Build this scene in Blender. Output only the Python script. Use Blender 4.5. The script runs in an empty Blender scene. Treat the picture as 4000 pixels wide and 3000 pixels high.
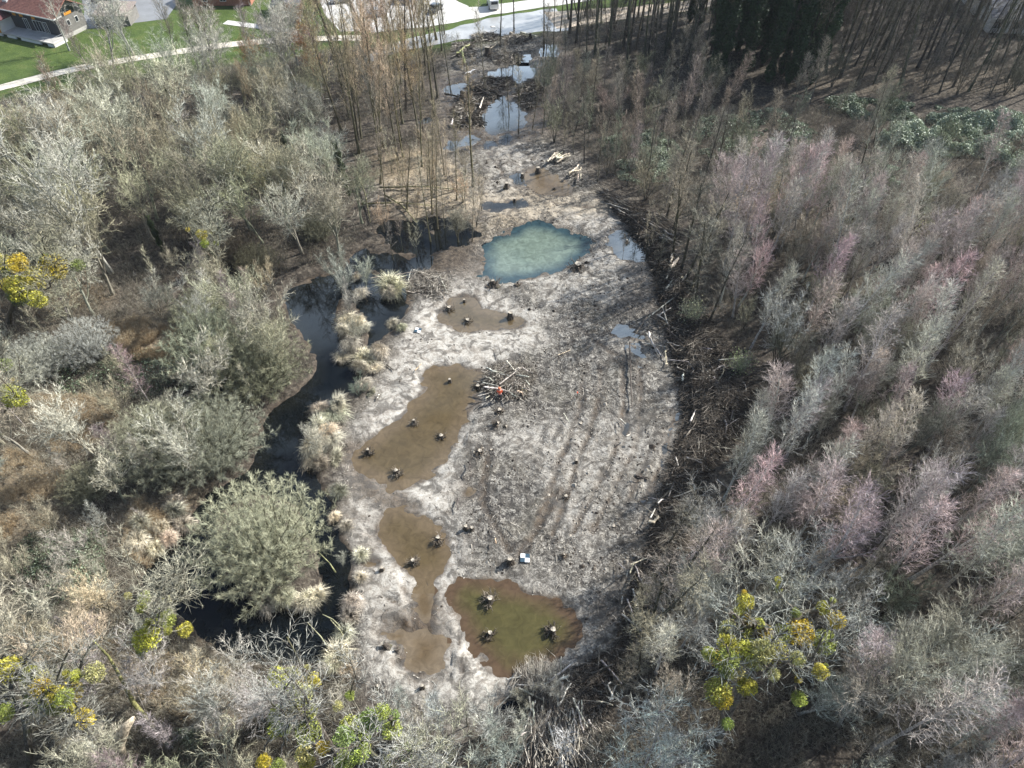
import bpy, math, random
import numpy as np
from mathutils import Vector, Matrix

# ------------------------------------------------------------------ camera, sky, sun, exposure
S = bpy.context.scene
COL = S.collection
F_PX, PITCH, CAM_H = 2773.0, math.radians(48), 60.0          # photo frame 4000 x 3000
cam = bpy.data.cameras.new("camera")
cam.sensor_width = 36.0
cam.lens = 36.0 * F_PX / 4000
cam.clip_start = 0.5
cam.clip_end = 3000
camo = bpy.data.objects.new("camera", cam)
COL.objects.link(camo)
camo.location = (0, 0, CAM_H)
camo.rotation_euler = (math.pi / 2 - PITCH, 0, 0)
S.camera = camo

SUN_EL, SUN_AZ = math.radians(38), math.radians(29)         # azimuth counted from +X towards +Y
sun_vec = Vector((math.cos(SUN_EL) * math.cos(SUN_AZ), math.cos(SUN_EL) * math.sin(SUN_AZ), math.sin(SUN_EL)))
sl = bpy.data.lights.new("sun", 'SUN')
sl.energy = 5.0
sl.angle = math.radians(0.5)
sl.color = (1.0, 0.985, 0.95)
so = bpy.data.objects.new("sun", sl)
COL.objects.link(so)
so.rotation_euler = sun_vec.to_track_quat('Z', 'Y').to_euler()

W = bpy.data.worlds.new("World")
S.world = W
W.use_nodes = True
nt = W.node_tree
bg = nt.nodes['Background']
sky = nt.nodes.new('ShaderNodeTexSky')
sky.sky_type = 'NISHITA'
sky.sun_disc = False
sky.sun_elevation = SUN_EL
sky.sun_rotation = math.pi / 2 - SUN_AZ
sky.air_density = 1.0
sky.dust_density = 1.5
tcw = nt.nodes.new('ShaderNodeTexCoord')
mpw = nt.nodes.new('ShaderNodeMapping')
mpw.inputs['Scale'].default_value = (1.0, 1.0, 2.6)
nzw = nt.nodes.new('ShaderNodeTexNoise')
nzw.inputs['Scale'].default_value = 5.0
nzw.inputs['Detail'].default_value = 7
rmw = nt.nodes.new('ShaderNodeValToRGB')
rmw.color_ramp.elements[0].position = 0.40
rmw.color_ramp.elements[1].position = 0.58
mxw = nt.nodes.new('ShaderNodeMixRGB')
mxw.inputs[2].default_value = (16, 20, 25, 1)
nt.links.new(tcw.outputs['Generated'], mpw.inputs[0])
nt.links.new(mpw.outputs[0], nzw.inputs['Vector'])
nt.links.new(nzw.outputs[0], rmw.inputs[0])
sep = nt.nodes.new('ShaderNodeSeparateXYZ')
nt.links.new(tcw.outputs['Generated'], sep.inputs[0])
cy = nt.nodes.new('ShaderNodeMapRange')
cy.inputs['From Min'].default_value, cy.inputs['From Max'].default_value = .45, .75
nt.links.new(sep.outputs['Y'], cy.inputs['Value'])
cm = nt.nodes.new('ShaderNodeMath')
cm.operation = 'MULTIPLY'
nt.links.new(cy.outputs[0], cm.inputs[0])
nt.links.new(rmw.outputs[0], cm.inputs[1])
nt.links.new(cm.outputs[0], mxw.inputs[0])
nt.links.new(sky.outputs[0], mxw.inputs[1])
nt.links.new(mxw.outputs[0], bg.inputs[0])
bg.inputs[1].default_value = 0.088
S.view_settings.view_transform = 'Standard'
S.view_settings.look = 'None'
S.view_settings.gamma = 1
S.view_settings.exposure = 0.78
S.cycles.max_bounces = 5
S.cycles.diffuse_bounces = 2
S.cycles.glossy_bounces = 2
S.cycles.transparent_max_bounces = 4

rng = np.random.default_rng(7)
random.seed(7)
K2 = 4000 / 2212.0                                           # traced on a 2212 px wide view


def at(u, v, z=0.0):
    dx, dy = (u - 2000) / F_PX, -(v - 1500) / F_PX
    d = (dx, math.cos(PITCH) + dy * math.sin(PITCH), -math.sin(PITCH) + dy * math.cos(PITCH))
    t = (CAM_H - z) / -d[2]
    return np.array((d[0] * t, d[1] * t, z))


def dist_of(p):
    return float(np.linalg.norm(np.array(p) - np.array((0, 0, CAM_H))))


def poly(pts, ox=0.0, oy=0.0, s=1.0):
    return np.array([at(ox + x * s, oy + y * s)[:2] for x, y in pts])


Z5 = lambda pts: poly(pts, 1330, 1000, 0.6058)
Z8 = lambda pts: poly(pts, 1330, 2000, 0.6058)
ZV = lambda pts: poly(pts, 0, 0, K2)


def inside(P, x, y):
    x, y = np.asarray(x, float), np.asarray(y, float)
    r = np.zeros(x.shape, bool)
    n = len(P)
    for i in range(n):
        x0, y0 = P[i]
        x1, y1 = P[(i + 1) % n]
        c = ((y0 > y) != (y1 > y)) & (x < (x1 - x0) * (y - y0) / (y1 - y0 + 1e-12) + x0)
        r ^= c
    return r


def dline(P, x, y, closed=True):
    x, y = np.asarray(x, float), np.asarray(y, float)
    best = np.full(x.shape, 1e9)
    n = len(P)
    for i in range(n if closed else n - 1):
        a, b = P[i], P[(i + 1) % n]
        ab = b - a
        t = np.clip(((x - a[0]) * ab[0] + (y - a[1]) * ab[1]) / (ab @ ab + 1e-12), 0, 1)
        best = np.minimum(best, np.hypot(x - a[0] - t * ab[0], y - a[1] - t * ab[1]))
    return best


def sdf(P, x, y):                                            # negative inside
    d = dline(P, x, y)
    return np.where(inside(P, x, y), -d, d)


def smooth(P, k=2):
    P = np.asarray(P, float)
    for _ in range(k):
        Q = np.roll(P, -1, 0)
        P = np.stack([.75 * P + .25 * Q, .25 * P + .75 * Q], 1).reshape(-1, 2)
    return P


def vnoise(x, y, s, seed=0):
    """value noise in [-1, 1]"""
    r = np.random.default_rng(seed)
    T = r.uniform(-1, 1, (256, 256))
    X, Y = np.asarray(x) / s + 1000.3, np.asarray(y) / s + 1000.7
    i, j = np.floor(X).astype(int), np.floor(Y).astype(int)
    fx, fy = X - i, Y - j
    fx, fy = fx * fx * (3 - 2 * fx), fy * fy * (3 - 2 * fy)
    g = lambda a, b: T[a % 256, b % 256]
    return (g(i, j) * (1 - fx) + g(i + 1, j) * fx) * (1 - fy) + (g(i, j + 1) * (1 - fx) + g(i + 1, j + 1) * fx) * fy


# ------------------------------------------------------------------ object helpers
def tag(o, label=None, cat=None, group=None, kind=None):
    if label: o['label'] = label
    if cat: o['category'] = cat
    if group: o['group'] = group
    if kind: o['kind'] = kind
    return o


def empty(name, loc=(0, 0, 0), rz=0.0, sc=1.0, tilt=(0, 0)):
    o = bpy.data.objects.new(name, None)
    COL.objects.link(o)
    o.location = loc
    o.rotation_euler = (tilt[0], tilt[1], rz)
    o.scale = (sc, sc, sc) if not hasattr(sc, '__len__') else sc
    o.empty_display_size = 0.3
    return o


def link(name, me, parent=None, color=None, mat=None):
    o = bpy.data.objects.new(name, me)
    COL.objects.link(o)
    if parent is not None: o.parent = parent
    if color is not None: o.color = (*color, 1)
    if mat is not None and not me.materials: me.materials.append(mat)
    return o


def mesh_np(name, V, quads=None, tris=None, mat=None, smooth_sh=False, attrs=None, mat_idx=None):
    me = bpy.data.meshes.new(name)
    V = np.asarray(V, np.float32)
    q = np.zeros((0, 4), np.int32) if quads is None else np.asarray(quads, np.int32)
    t = np.zeros((0, 3), np.int32) if tris is None else np.asarray(tris, np.int32)
    nl = q.size + t.size
    me.vertices.add(len(V))
    me.vertices.foreach_set('co', V.ravel())
    me.loops.add(nl)
    me.loops.foreach_set('vertex_index', np.concatenate([q.ravel(), t.ravel()]))
    nf = len(q) + len(t)
    me.polygons.add(nf)
    st = np.concatenate([np.arange(len(q)) * 4, len(q) * 4 + np.arange(len(t)) * 3]).astype(np.int32)
    me.polygons.foreach_set('loop_start', st)
    if mat is not None:
        for m in (mat if isinstance(mat, (list, tuple)) else [mat]): me.materials.append(m)
    if mat_idx is not None: me.polygons.foreach_set('material_index', np.asarray(mat_idx, np.int32))
    me.polygons.foreach_set('use_smooth', np.full(nf, bool(smooth_sh)))
    if attrs:
        for k, a in attrs.items():
            at_ = me.attributes.new(k, 'FLOAT', 'POINT')
            at_.data.foreach_set('value', np.asarray(a, np.float32))
    me.update(calc_edges=True)
    return me


class MB:
    """collects shapes into one mesh"""
    def __init__(s): s.V, s.Q, s.T, s.n, s.A = [], [], [], 0, []

    def add(s, V, Q=None, T=None, a=0.0):
        V = np.asarray(V, float).reshape(-1, 3)
        if Q is not None and len(Q): s.Q.append(np.asarray(Q).reshape(-1, 4) + s.n)
        if T is not None and len(T): s.T.append(np.asarray(T).reshape(-1, 3) + s.n)
        s.V.append(V)
        s.A.append(np.broadcast_to(np.asarray(a, float), (len(V),)) if np.ndim(a) == 0 else np.asarray(a))
        s.n += len(V)

    def box(s, lo, hi, M=None):
        (x0, y0, z0), (x1, y1, z1) = lo, hi
        V = np.array([(x0, y0, z0), (x1, y0, z0), (x1, y1, z0), (x0, y1, z0), (x0, y0, z1), (x1, y0, z1), (x1, y1, z1), (x0, y1, z1)], float)
        if M is not None: V = V @ np.array(M.to_3x3()).T + np.array(M.translation)
        s.add(V, [(0, 3, 2, 1), (4, 5, 6, 7), (0, 1, 5, 4), (1, 2, 6, 5), (2, 3, 7, 6), (3, 0, 4, 7)])

    def tubes(s, P, R, sides=4, cap=False, a=0.0):
        """P [M,K,3], R [M,K]"""
        P = np.asarray(P, float)
        R = np.asarray(R, float)
        M, K = P.shape[:2]
        if M == 0: return
        T = np.empty_like(P)
        T[:, 1:-1] = P[:, 2:] - P[:, :-2]
        T[:, 0] = P[:, 1] - P[:, 0]
        T[:, -1] = P[:, -1] - P[:, -2]
        T /= np.linalg.norm(T, axis=2, keepdims=True) + 1e-9
        ref = np.where(np.abs(T[:, :1, 2:3]) > 0.8, np.array([1., 0, 0]), np.array([0, 0, 1.]))
        U = np.cross(T, ref)
        U /= np.linalg.norm(U, axis=2, keepdims=True) + 1e-9
        Wv = np.cross(T, U)
        ph = np.arange(sides) * 2 * np.pi / sides
        V = P[:, :, None] + R[:, :, None, None] * (np.cos(ph)[:, None] * U[:, :, None] + np.sin(ph)[:, None] * Wv[:, :, None])
        b = (np.arange(M) * K * sides)[:, None, None]
        k = (np.arange(K - 1) * sides)[None, :, None]
        j = np.arange(sides)[None, None, :]
        j2 = (j + 1) % sides
        Q = np.stack([b + k + j, b + k + j2, b + k + sides + j2, b + k + sides + j], -1).reshape(-1, 4)
        aa = np.repeat(np.broadcast_to(np.asarray(a, float), (M,)), K * sides) if np.ndim(a) < 2 else None
        Tt = None
        VV = V.reshape(-1, 3)
        if cap:
            c0 = len(VV)
            VV = np.concatenate([VV, P[:, 0], P[:, -1]])
            i = np.arange(M)[:, None]
            jj = np.arange(sides)[None]
            T0 = np.stack([np.broadcast_to(c0 + i, (M, sides)), i * K * sides + (jj + 1) % sides, i * K * sides + jj], -1)
            e = i * K * sides + (K - 1) * sides
            T1 = np.stack([np.broadcast_to(c0 + M + i, (M, sides)), e + jj, e + (jj + 1) % sides], -1)
            Tt = np.concatenate([T0.reshape(-1, 3), T1.reshape(-1, 3)])
            aa = np.concatenate([aa, np.broadcast_to(np.asarray(a, float), (M,)), np.broadcast_to(np.asarray(a, float), (M,))])
        s.add(VV, Q, Tt, aa)

    def spikes(s, A, B, r, a=0.0):
        """three-sided pointed twigs from A [M,3] to B [M,3] of base radius r"""
        A, B = np.asarray(A, float), np.asarray(B, float)
        M = len(A)
        if M == 0: return
        T = B - A
        T /= np.linalg.norm(T, axis=1, keepdims=True) + 1e-9
        ref = np.where(np.abs(T[:, 2:3]) > 0.8, np.array([1., 0, 0]), np.array([0, 0, 1.]))
        U = np.cross(T, ref)
        U /= np.linalg.norm(U, axis=1, keepdims=True) + 1e-9
        Wv = np.cross(T, U)
        ph = np.arange(3) * 2 * np.pi / 3
        r = np.broadcast_to(np.asarray(r, float), (M,))
        V = A[:, None] + r[:, None, None] * (np.cos(ph)[:, None] * U[:, None] + np.sin(ph)[:, None] * Wv[:, None])
        VV = np.concatenate([V, B[:, None]], 1).reshape(-1, 3)
        b = (np.arange(M) * 4)[:, None, None]
        T_ = b + np.array([[0, 1, 3], [1, 2, 3], [2, 0, 3]])[None]
        s.add(VV, None, T_.reshape(-1, 3), np.repeat(np.broadcast_to(np.asarray(a, float), (M,)), 4))

    def leaves(s, C, size, rg, a=0.0, flat=0.0):
        """small leaf quads (rhombs) at C, random facing"""
        M = len(C)
        N = rg.normal(size=(M, 3))
        N[:, 2] += flat
        N /= np.linalg.norm(N, axis=1, keepdims=True)
        U = np.cross(N, rg.normal(size=(M, 3)))
        U /= np.linalg.norm(U, axis=1, keepdims=True) + 1e-9
        Wv = np.cross(N, U)
        sz = (np.broadcast_to(size, (M,)) * rg.uniform(.6, 1.3, M))[:, None]
        V = np.stack([C - U * sz, C - Wv * sz * .5 + N * sz * .15, C + U * sz, C + Wv * sz * .5 + N * sz * .15], 1).reshape(-1, 3)
        Q = (np.arange(M) * 4)[:, None] + np.arange(4)[None]
        s.add(V, Q, None, np.repeat(np.broadcast_to(np.asarray(a, float), (M,)), 4))

    def mesh(s, name, mat=None, smooth_sh=False, attr=None):
        V = np.concatenate(s.V)
        Q = np.concatenate(s.Q) if s.Q else None
        T = np.concatenate(s.T) if s.T else None
        return mesh_np(name, V, Q, T, mat, smooth_sh, {attr: np.concatenate(s.A)} if attr else None)


# ------------------------------------------------------------------ materials
def newmat(name, rough=0.9, spec=0.3):
    m = bpy.data.materials.new(name)
    m.use_nodes = True
    b = m.node_tree.nodes['Principled BSDF']
    b.inputs['Roughness'].default_value = rough
    b.inputs['Specular IOR Level'].default_value = spec
    return m, m.node_tree, b


class NT:
    def __init__(s, nt): s.nt = nt

    def n(s, t, ins=None, **kw):
        x = s.nt.nodes.new('ShaderNode' + t)
        for k, v in kw.items(): setattr(x, k, v)
        if ins:
            for k, v in ins.items():
                i = x.inputs[k]
                if hasattr(v, 'links') or isinstance(v, bpy.types.NodeSocket): s.nt.links.new(v, i)
                else: i.default_value = v
        return x

    def noise(s, vec, scale, detail=4, rough=.55, dist=0.0):
        return s.n('TexNoise', {'Vector': vec, 'Scale': scale, 'Detail': detail, 'Roughness': rough, 'Distortion': dist}).outputs[0]

    def ramp(s, fac, stops, interp='LINEAR'):
        r = s.n('ValToRGB', {0: fac})
        r.color_ramp.interpolation = interp
        e = r.color_ramp.elements
        while len(e) < len(stops): e.new(.5)
        for k, (p, c) in enumerate(stops):
            e[k].position = p
            e[k].color = (*c, 1) if hasattr(c, '__len__') else (c, c, c, 1)
        return r.outputs[0]

    def mix(s, f, a, b, mode='MIX'):
        x = s.n('MixRGB', blend_type=mode)
        for i, v in ((0, f), (1, a), (2, b)):
            if isinstance(v, bpy.types.NodeSocket): s.nt.links.new(v, x.inputs[i])
            elif hasattr(v, '__len__'): x.inputs[i].default_value = (*v, 1)
            else: x.inputs[i].default_value = v if i == 0 else (v, v, v, 1)
        return x.outputs[0]

    def math(s, op, a, b=0.0, clamp=False):
        x = s.n('Math', operation=op, use_clamp=clamp)
        for i, v in ((0, a), (1, b)):
            if isinstance(v, bpy.types.NodeSocket): s.nt.links.new(v, x.inputs[i])
            else: x.inputs[i].default_value = v
        return x.outputs[0]

    def attr(s, name): return s.n('Attribute', attribute_name=name).outputs['Fac']
    def pos(s): return s.n('NewGeometry').outputs['Position']
    def obj(s): return s.n('TexCoord').outputs['Object']

    def bump(s, h, strength=.5, dist=.05):
        return s.n('Bump', {'Height': h, 'Strength': strength, 'Distance': dist}).outputs[0]


def L(nt, a, b): nt.links.new(a, b)


def mat_objcolor(name, rough=.85, var=.35, scale=.5, spec=.25):
    """colour from the object's own colour, varied from object to object and along the wood"""
    m, nt, b = newmat(name, rough, spec)
    N = NT(nt)
    oi = N.n('ObjectInfo')
    nz = N.noise(N.pos(), scale, 3)
    f = N.ramp(nz, [(.3, 1 - var), (.7, 1 + var)])
    c = N.mix(1.0, oi.outputs['Color'], f, 'MULTIPLY')
    c = N.mix(1.0, c, N.ramp(N.noise(N.pos(), 3.2, 2, .8), [(.36, .45), (.5, 1.0), (.66, 1.75)] if scale < 1 or name != 'fine_twigs' else [(.3, .7), (.7, 1.3)]), 'MULTIPLY')
    r = N.ramp(oi.outputs['Random'], [(0, (.9, .9, .92)), (.5, (1.0, 1.0, .97)), (1, (1.12, 1.08, 1.02))])
    c = N.mix(1.0, c, r, 'MULTIPLY')
    L(nt, c, b.inputs['Base Color'])
    return m


def mat_bark(name, dark=.45, scale=6, white=False):
    m, nt, b = newmat(name, .85, .25)
    N = NT(nt)
    oi = N.n('ObjectInfo')
    o = N.obj()
    mp = N.n('Mapping', {'Vector': o, 'Scale': (1, 1, 3.0 if white else .25)})
    nz = N.noise(mp.outputs[0], scale, 5)
    f = N.ramp(nz, [(.38, dark), (.55, 1.0), (.8, 1.15)])
    c = N.mix(1.0, oi.outputs['Color'], f, 'MULTIPLY')
    if not white:                                            # moss and algae in patches on the old bark
        g = N.ramp(N.noise(o, .8, 3), [(.52, 0.0), (.68, .55)])
        c = N.mix(g, c, (.12, .12, .045))
    L(nt, c, b.inputs['Base Color'])
    L(nt, N.bump(nz, .6, .03), b.inputs['Normal'])
    return m


def mat_flat(name, col, rough=.8, var=.2, scale=3, spec=.3, bump=0.0, metal=0.0):
    m, nt, b = newmat(name, rough, spec)
    N = NT(nt)
    nz = N.noise(N.obj(), scale, 5)
    c = N.mix(1.0, tuple(col), N.ramp(nz, [(.3, 1 - var), (.7, 1 + var)]), 'MULTIPLY')
    L(nt, c, b.inputs['Base Color'])
    b.inputs['Metallic'].default_value = metal
    if bump: L(nt, N.bump(nz, bump, .03), b.inputs['Normal'])
    return m


M_TWIG = mat_objcolor('fine_twigs')
M_SALLOW = mat_objcolor('fine_twigs', scale=1.1)
M_BARK = mat_bark('grey_bark')
M_BIRCH = mat_bark('birch_bark', .35, 3, True)
M_LEAF = mat_objcolor('leaves', .6, .45, 1.4, .4)
M_WOOD = mat_objcolor('dead_wood', .8, .3, 2.5)
M_CUT = mat_flat('sawn_wood', (.40, .35, .28), .8, .35, 9)


def mat_ground():
    m, nt, b = newmat('ground', .95, .2)
    N = NT(nt)
    p = N.pos()
    clear, pale, wet, grass, straw = (N.attr(k) for k in ('clear', 'pale', 'wet', 'grass', 'straw'))
    n1, n2, n3 = N.noise(p, .35, 6, .6), N.noise(p, 1.7, 8, .68, .6), N.noise(p, 6.0, 6, .7)
    n4 = N.noise(p, 20.0, 4, .7)
    # leaf litter of the woods
    litter = N.ramp(n2, [(.32, (.020, .017, .014)), (.50, (.075, .062, .049)), (.63, (.155, .132, .103)), (.78, (.25, .22, .175))])
    # churned, stick-strewn mud of the clearing
    mud = N.ramp(n2, [(.36, (.022, .020, .019)), (.45, (.10, .092, .082)), (.53, (.29, .268, .23)), (.66, (.45, .42, .365))])
    mud = N.mix(N.ramp(n3, [(.42, .9), (.55, 0.0)]), mud, (.035, .031, .028))
    mud = N.mix(N.ramp(N.noise(p, .22, 4), [(.48, 0.0), (.66, .45)]), mud, (.13, .115, .085))
    # pale dried silt
    silt = N.ramp(n2, [(.3, (.25, .22, .185)), (.46, (.44, .408, .355)), (.7, (.585, .552, .49))])
    silt = N.mix(N.ramp(N.noise(p, .8, 5, .65, 1.2), [(.40, .75), (.52, 0.0)]), silt, (.22, .19, .155))
    silt = N.mix(N.ramp(n3, [(.34, .5), (.46, 0.0)]), silt, (.10, .08, .065))
    c = N.mix(N.math('MULTIPLY', pale, N.ramp(n1, [(.25, .55), (.5, 1.0)])), mud, silt)
    c = N.mix(clear, litter, c)
    st = N.ramp(n3, [(.3, (.17, .12, .07)), (.5, (.42, .33, .21)), (.7, (.60, .50, .35))])
    c = N.mix(N.math('MULTIPLY', straw, N.ramp(n2, [(.38, .35), (.52, 1.0)])), c, st)
    gr = N.ramp(n1, [(.3, (.055, .085, .020)), (.55, (.095, .135, .032)), (.75, (.16, .17, .055))])
    gr = N.mix(N.ramp(n3, [(.4, .5), (.6, 0)]), gr, (.035, .065, .012))
    c = N.mix(grass, c, gr)
    wc = N.ramp(n2, [(.35, (.035, .027, .020)), (.6, (.105, .076, .050))])
    wf = N.math('MULTIPLY', wet, N.ramp(n1, [(.3, .7), (.5, 1.0)]), True)
    c = N.mix(wf, c, wc)
    c = N.mix(.3, c, N.ramp(n4, [(.3, .6), (.7, 1.3)]), 'MULTIPLY')
    c = N.mix(N.math('MULTIPLY', clear, N.ramp(N.noise(p, .55, 5, .6, 1.5), [(.50, 0.0), (.60, .75)])), c, (.075, .067, .058))
    L(nt, c, b.inputs['Base Color'])
    L(nt, N.ramp(wf, [(0, .95), (1, .35)]), b.inputs['Roughness'])
    h = N.math('ADD', N.math('MULTIPLY', n2, 1.0), N.math('MULTIPLY', n3, .45))
    bp = N.bump(h, 1.0, .22)
    L(nt, N.ramp(pale, [(0, .85), (1, .45)]), bp.node.inputs['Strength'])
    L(nt, bp, b.inputs['Normal'])
    return m


def mat_water(name, deep, shallow, rough=.03, murk=.25):
    m, nt, b = newmat(name, rough, .5)
    b.inputs['IOR'].default_value = 1.33
    N = NT(nt)
    p = N.pos()
    d = N.attr('depth')
    f = N.math('ADD', d, N.math('MULTIPLY', N.math('SUBTRACT', N.noise(p, .35, 4), .5), .9), True)
    c = N.mix(N.ramp(f, [(.25, 0), (1.0, 1)] if 'teal' in name else [(.15, 0), (.75, 1)]), shallow, deep)
    c = N.mix(1.0, c, N.ramp(N.noise(p, 1.2, 5, .6, 1.0), [(.3, 1 - murk), (.7, 1 + murk)]), 'MULTIPLY')
    L(nt, c, b.inputs['Base Color'])
    L(nt, N.bump(N.noise(p, 4, 3), .05, .01), b.inputs['Normal'])
    return m


M_GROUND = mat_ground()
M_BROWN = mat_water('brown_water', (.088, .064, .032), (.120, .088, .052))
M_OLIVE = mat_water('olive_water', (.072, .063, .025), (.085, .056, .034))
M_TEAL = mat_water('milky_teal_water', (.125, .160, .125), (.022, .044, .050), murk=.35)
M_DARK = mat_water('dark_water', (.0035, .005, .006), (.008, .009, .008))
M_SHAL = mat_water('thin_water', (.105, .075, .043), (.145, .112, .075), .06)
M_GREY = mat_water('grey_water', (.03, .035, .036), (.05, .05, .045))
for _m in (M_GREY,): _m.node_tree.nodes['Principled BSDF'].inputs['IOR'].default_value = 1.75

# ------------------------------------------------------------------ ground and water
CLEAR = smooth(ZV([(775, 1500), (760, 1400), (770, 1280), (740, 1120), (720, 1060), (745, 940), (800, 860), (815, 790), (880, 720), (890, 640), (960, 590), (1030, 570),
                   (1020, 530), (880, 470), (800, 430), (790, 380), (900, 380), (960, 330), (985, 290), (960, 240), (950, 180), (980, 100), (1060, 80), (1180, 80), (1230, 130), (1160, 200), (1150, 290),
                   (1230, 330), (1300, 400), (1420, 480), (1470, 560), (1500, 640), (1440, 690), (1530, 770), (1560, 880), (1490, 950), (1470, 1050), (1400, 1230), (1370, 1400),
                   (1330, 1480), (1200, 1530), (1080, 1560), (880, 1530)]), 1)
PALE = [(ZV([(885, 650), (1000, 600), (1180, 690), (1180, 730), (1040, 780), (1050, 870), (990, 1000), (1000, 1120), (1010, 1230), (1180, 1290), (1280, 1350), (1250, 1470), (1090, 1530), (790, 1480), (770, 1300), (740, 1080), (760, 930), (840, 780)]), 1.0),
        (ZV([(1050, 300), (1130, 300), (1180, 350), (1150, 420), (1290, 430), (1380, 520), (1440, 600), (1300, 660), (1200, 600), (1290, 520), (1100, 460), (1000, 460), (1050, 380)]), .7),
        (ZV([(1080, 930), (1250, 900), (1400, 860), (1380, 1000), (1300, 1150), (1250, 1200), (1180, 1050), (1100, 1010)]), .55),
        (ZV([(940, 580), (1400, 560), (1440, 620), (1200, 660), (1000, 620)]), .6)]
STRAW = [(ZV([(1030, 430), (1150, 400), (1300, 420), (1350, 450), (1200, 480), (1050, 500)]), .5),
         (ZV([(820, 330), (960, 330), (1050, 420), (1040, 520), (880, 480), (810, 420)]), .65),
         (ZV([(190, 720), (300, 690), (400, 720), (380, 790), (250, 780)]), .9),
         (ZV([(60, 860), (250, 860), (270, 960), (120, 990)]), .8),
         (ZV([(0, 970), (140, 1000), (150, 1130), (0, 1180)]), .75),
         (ZV([(290, 1080), (400, 1070), (400, 1160), (330, 1230), (270, 1200)]), .9),
         (ZV([(230, 1380), (420, 1430), (560, 1500), (400, 1560), (250, 1480)]), .6),
         (ZV([(1570, 400), (1680, 380), (1720, 430), (1600, 450)]), .8), (ZV([(1840, 620), (2000, 610), (2000, 650), (1860, 660)]), .5),
         (ZV([(0, 560), (200, 600), (250, 650), (100, 690), (0, 680)]), .4),
         (ZV([(1650, 130), (2212, 150), (2212, 210), (1700, 205)]), .12)]
GRASS = [ZV([(-500, -60), (950, -60), (900, 40), (860, 95), (700, 110), (420, 150), (0, 215), (-500, 300)]), ZV([(800, 130), (1000, 100), (1300, 40), (1600, 10), (1700, -60), (1000, -60), (950, 50), (800, 90)])]
WETP = [(Z8([(240, 740), (470, 480), (620, 470), (640, 700), (720, 800), (680, 1010), (440, 1060), (380, 980), (420, 850), (240, 800)]), 1.0),
        (Z5([(0, 1240), (200, 1190), (330, 1500), (500, 1640), (200, 1650), (0, 1500)]), .9),
        (Z8([(0, 0), (330, -30), (300, 250), (150, 330), (140, 100)]), .55),
        (Z5([(780, 1400), (850, 1390), (860, 1530), (790, 1600), (740, 1560)]), .8),
        (ZV([(930, 170), (1200, 120), (1180, 300), (1000, 330)]), 1.0), (ZV([(850, 480), (1040, 460), (1045, 600), (860, 600)]), .6),
        (ZV([(1380, 480), (1480, 560), (1450, 640), (1590, 780), (1560, 880), (1480, 820), (1400, 690), (1330, 680)]), .55),
        (ZV([(1470, 880), (1530, 900), (1480, 1010), (1400, 1240), (1330, 1400), (1250, 1330), (1380, 1180), (1420, 1000)]), .6)]
RUTS = [ZV(p) for p in ([(1262, 800), (1255, 880), (1230, 950), (1205, 1010), (1180, 1090), (1150, 1160)], [(1345, 780), (1348, 860), (1342, 930), (1320, 1000), (1270, 1090), (1240, 1150)],
                         [(1400, 990), (1372, 1050), (1340, 1120)], [(1478, 870), (1452, 930), (1430, 1000), (1395, 1080), (1385, 1130)],
                         [(1130, 330), (1170, 360), (1200, 400)], [(870, 1270), (890, 1300), (880, 1400)], [(985, 1310), (995, 1400), (1000, 1450)], [(1215, 1060), (1170, 1130), (1125, 1200)],
                         [(1060, 960), (1040, 1080), (1100, 1190)], [(1240, 700), (1320, 760), (1400, 800)], [(820, 1285), (870, 1310), (900, 1330)],
                         [(1030, 420), (1120, 400), (1200, 440), (1300, 450)], [(1060, 330), (1100, 400), (1180, 440)])]
RUTS += [r + np.array((1.9, .2)) for r in (RUTS[0], RUTS[1], RUTS[3])]
CHAN = smooth(ZV([(600, 640), (650, 720), (688, 790), (655, 850), (580, 885), (556, 940), (552, 1010), (500, 1040), (440, 1080), (400, 1130), (345, 1180), (305, 1240), (330, 1290),
                  (400, 1345), (450, 1395), (560, 1430), (680, 1430), (735, 1400), (765, 1340), (768, 1260), (745, 1170), (730, 1110), (695, 1060), (672, 990), (678, 910), (725, 865), (780, 830),
                  (790, 780), (800, 740), (860, 700), (888, 660), (870, 620), (820, 590), (760, 580), (700, 600), (640, 620)]), 2)
ISLE = smooth(ZV([(470, 1110), (560, 1060), (630, 1080), (680, 1160), (700, 1240), (690, 1300), (600, 1320), (520, 1280), (470, 1200)]), 2)
ISLE2 = smooth(ZV([(728, 640), (775, 650), (800, 720), (800, 790), (745, 770), (722, 700)]), 2)
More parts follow.
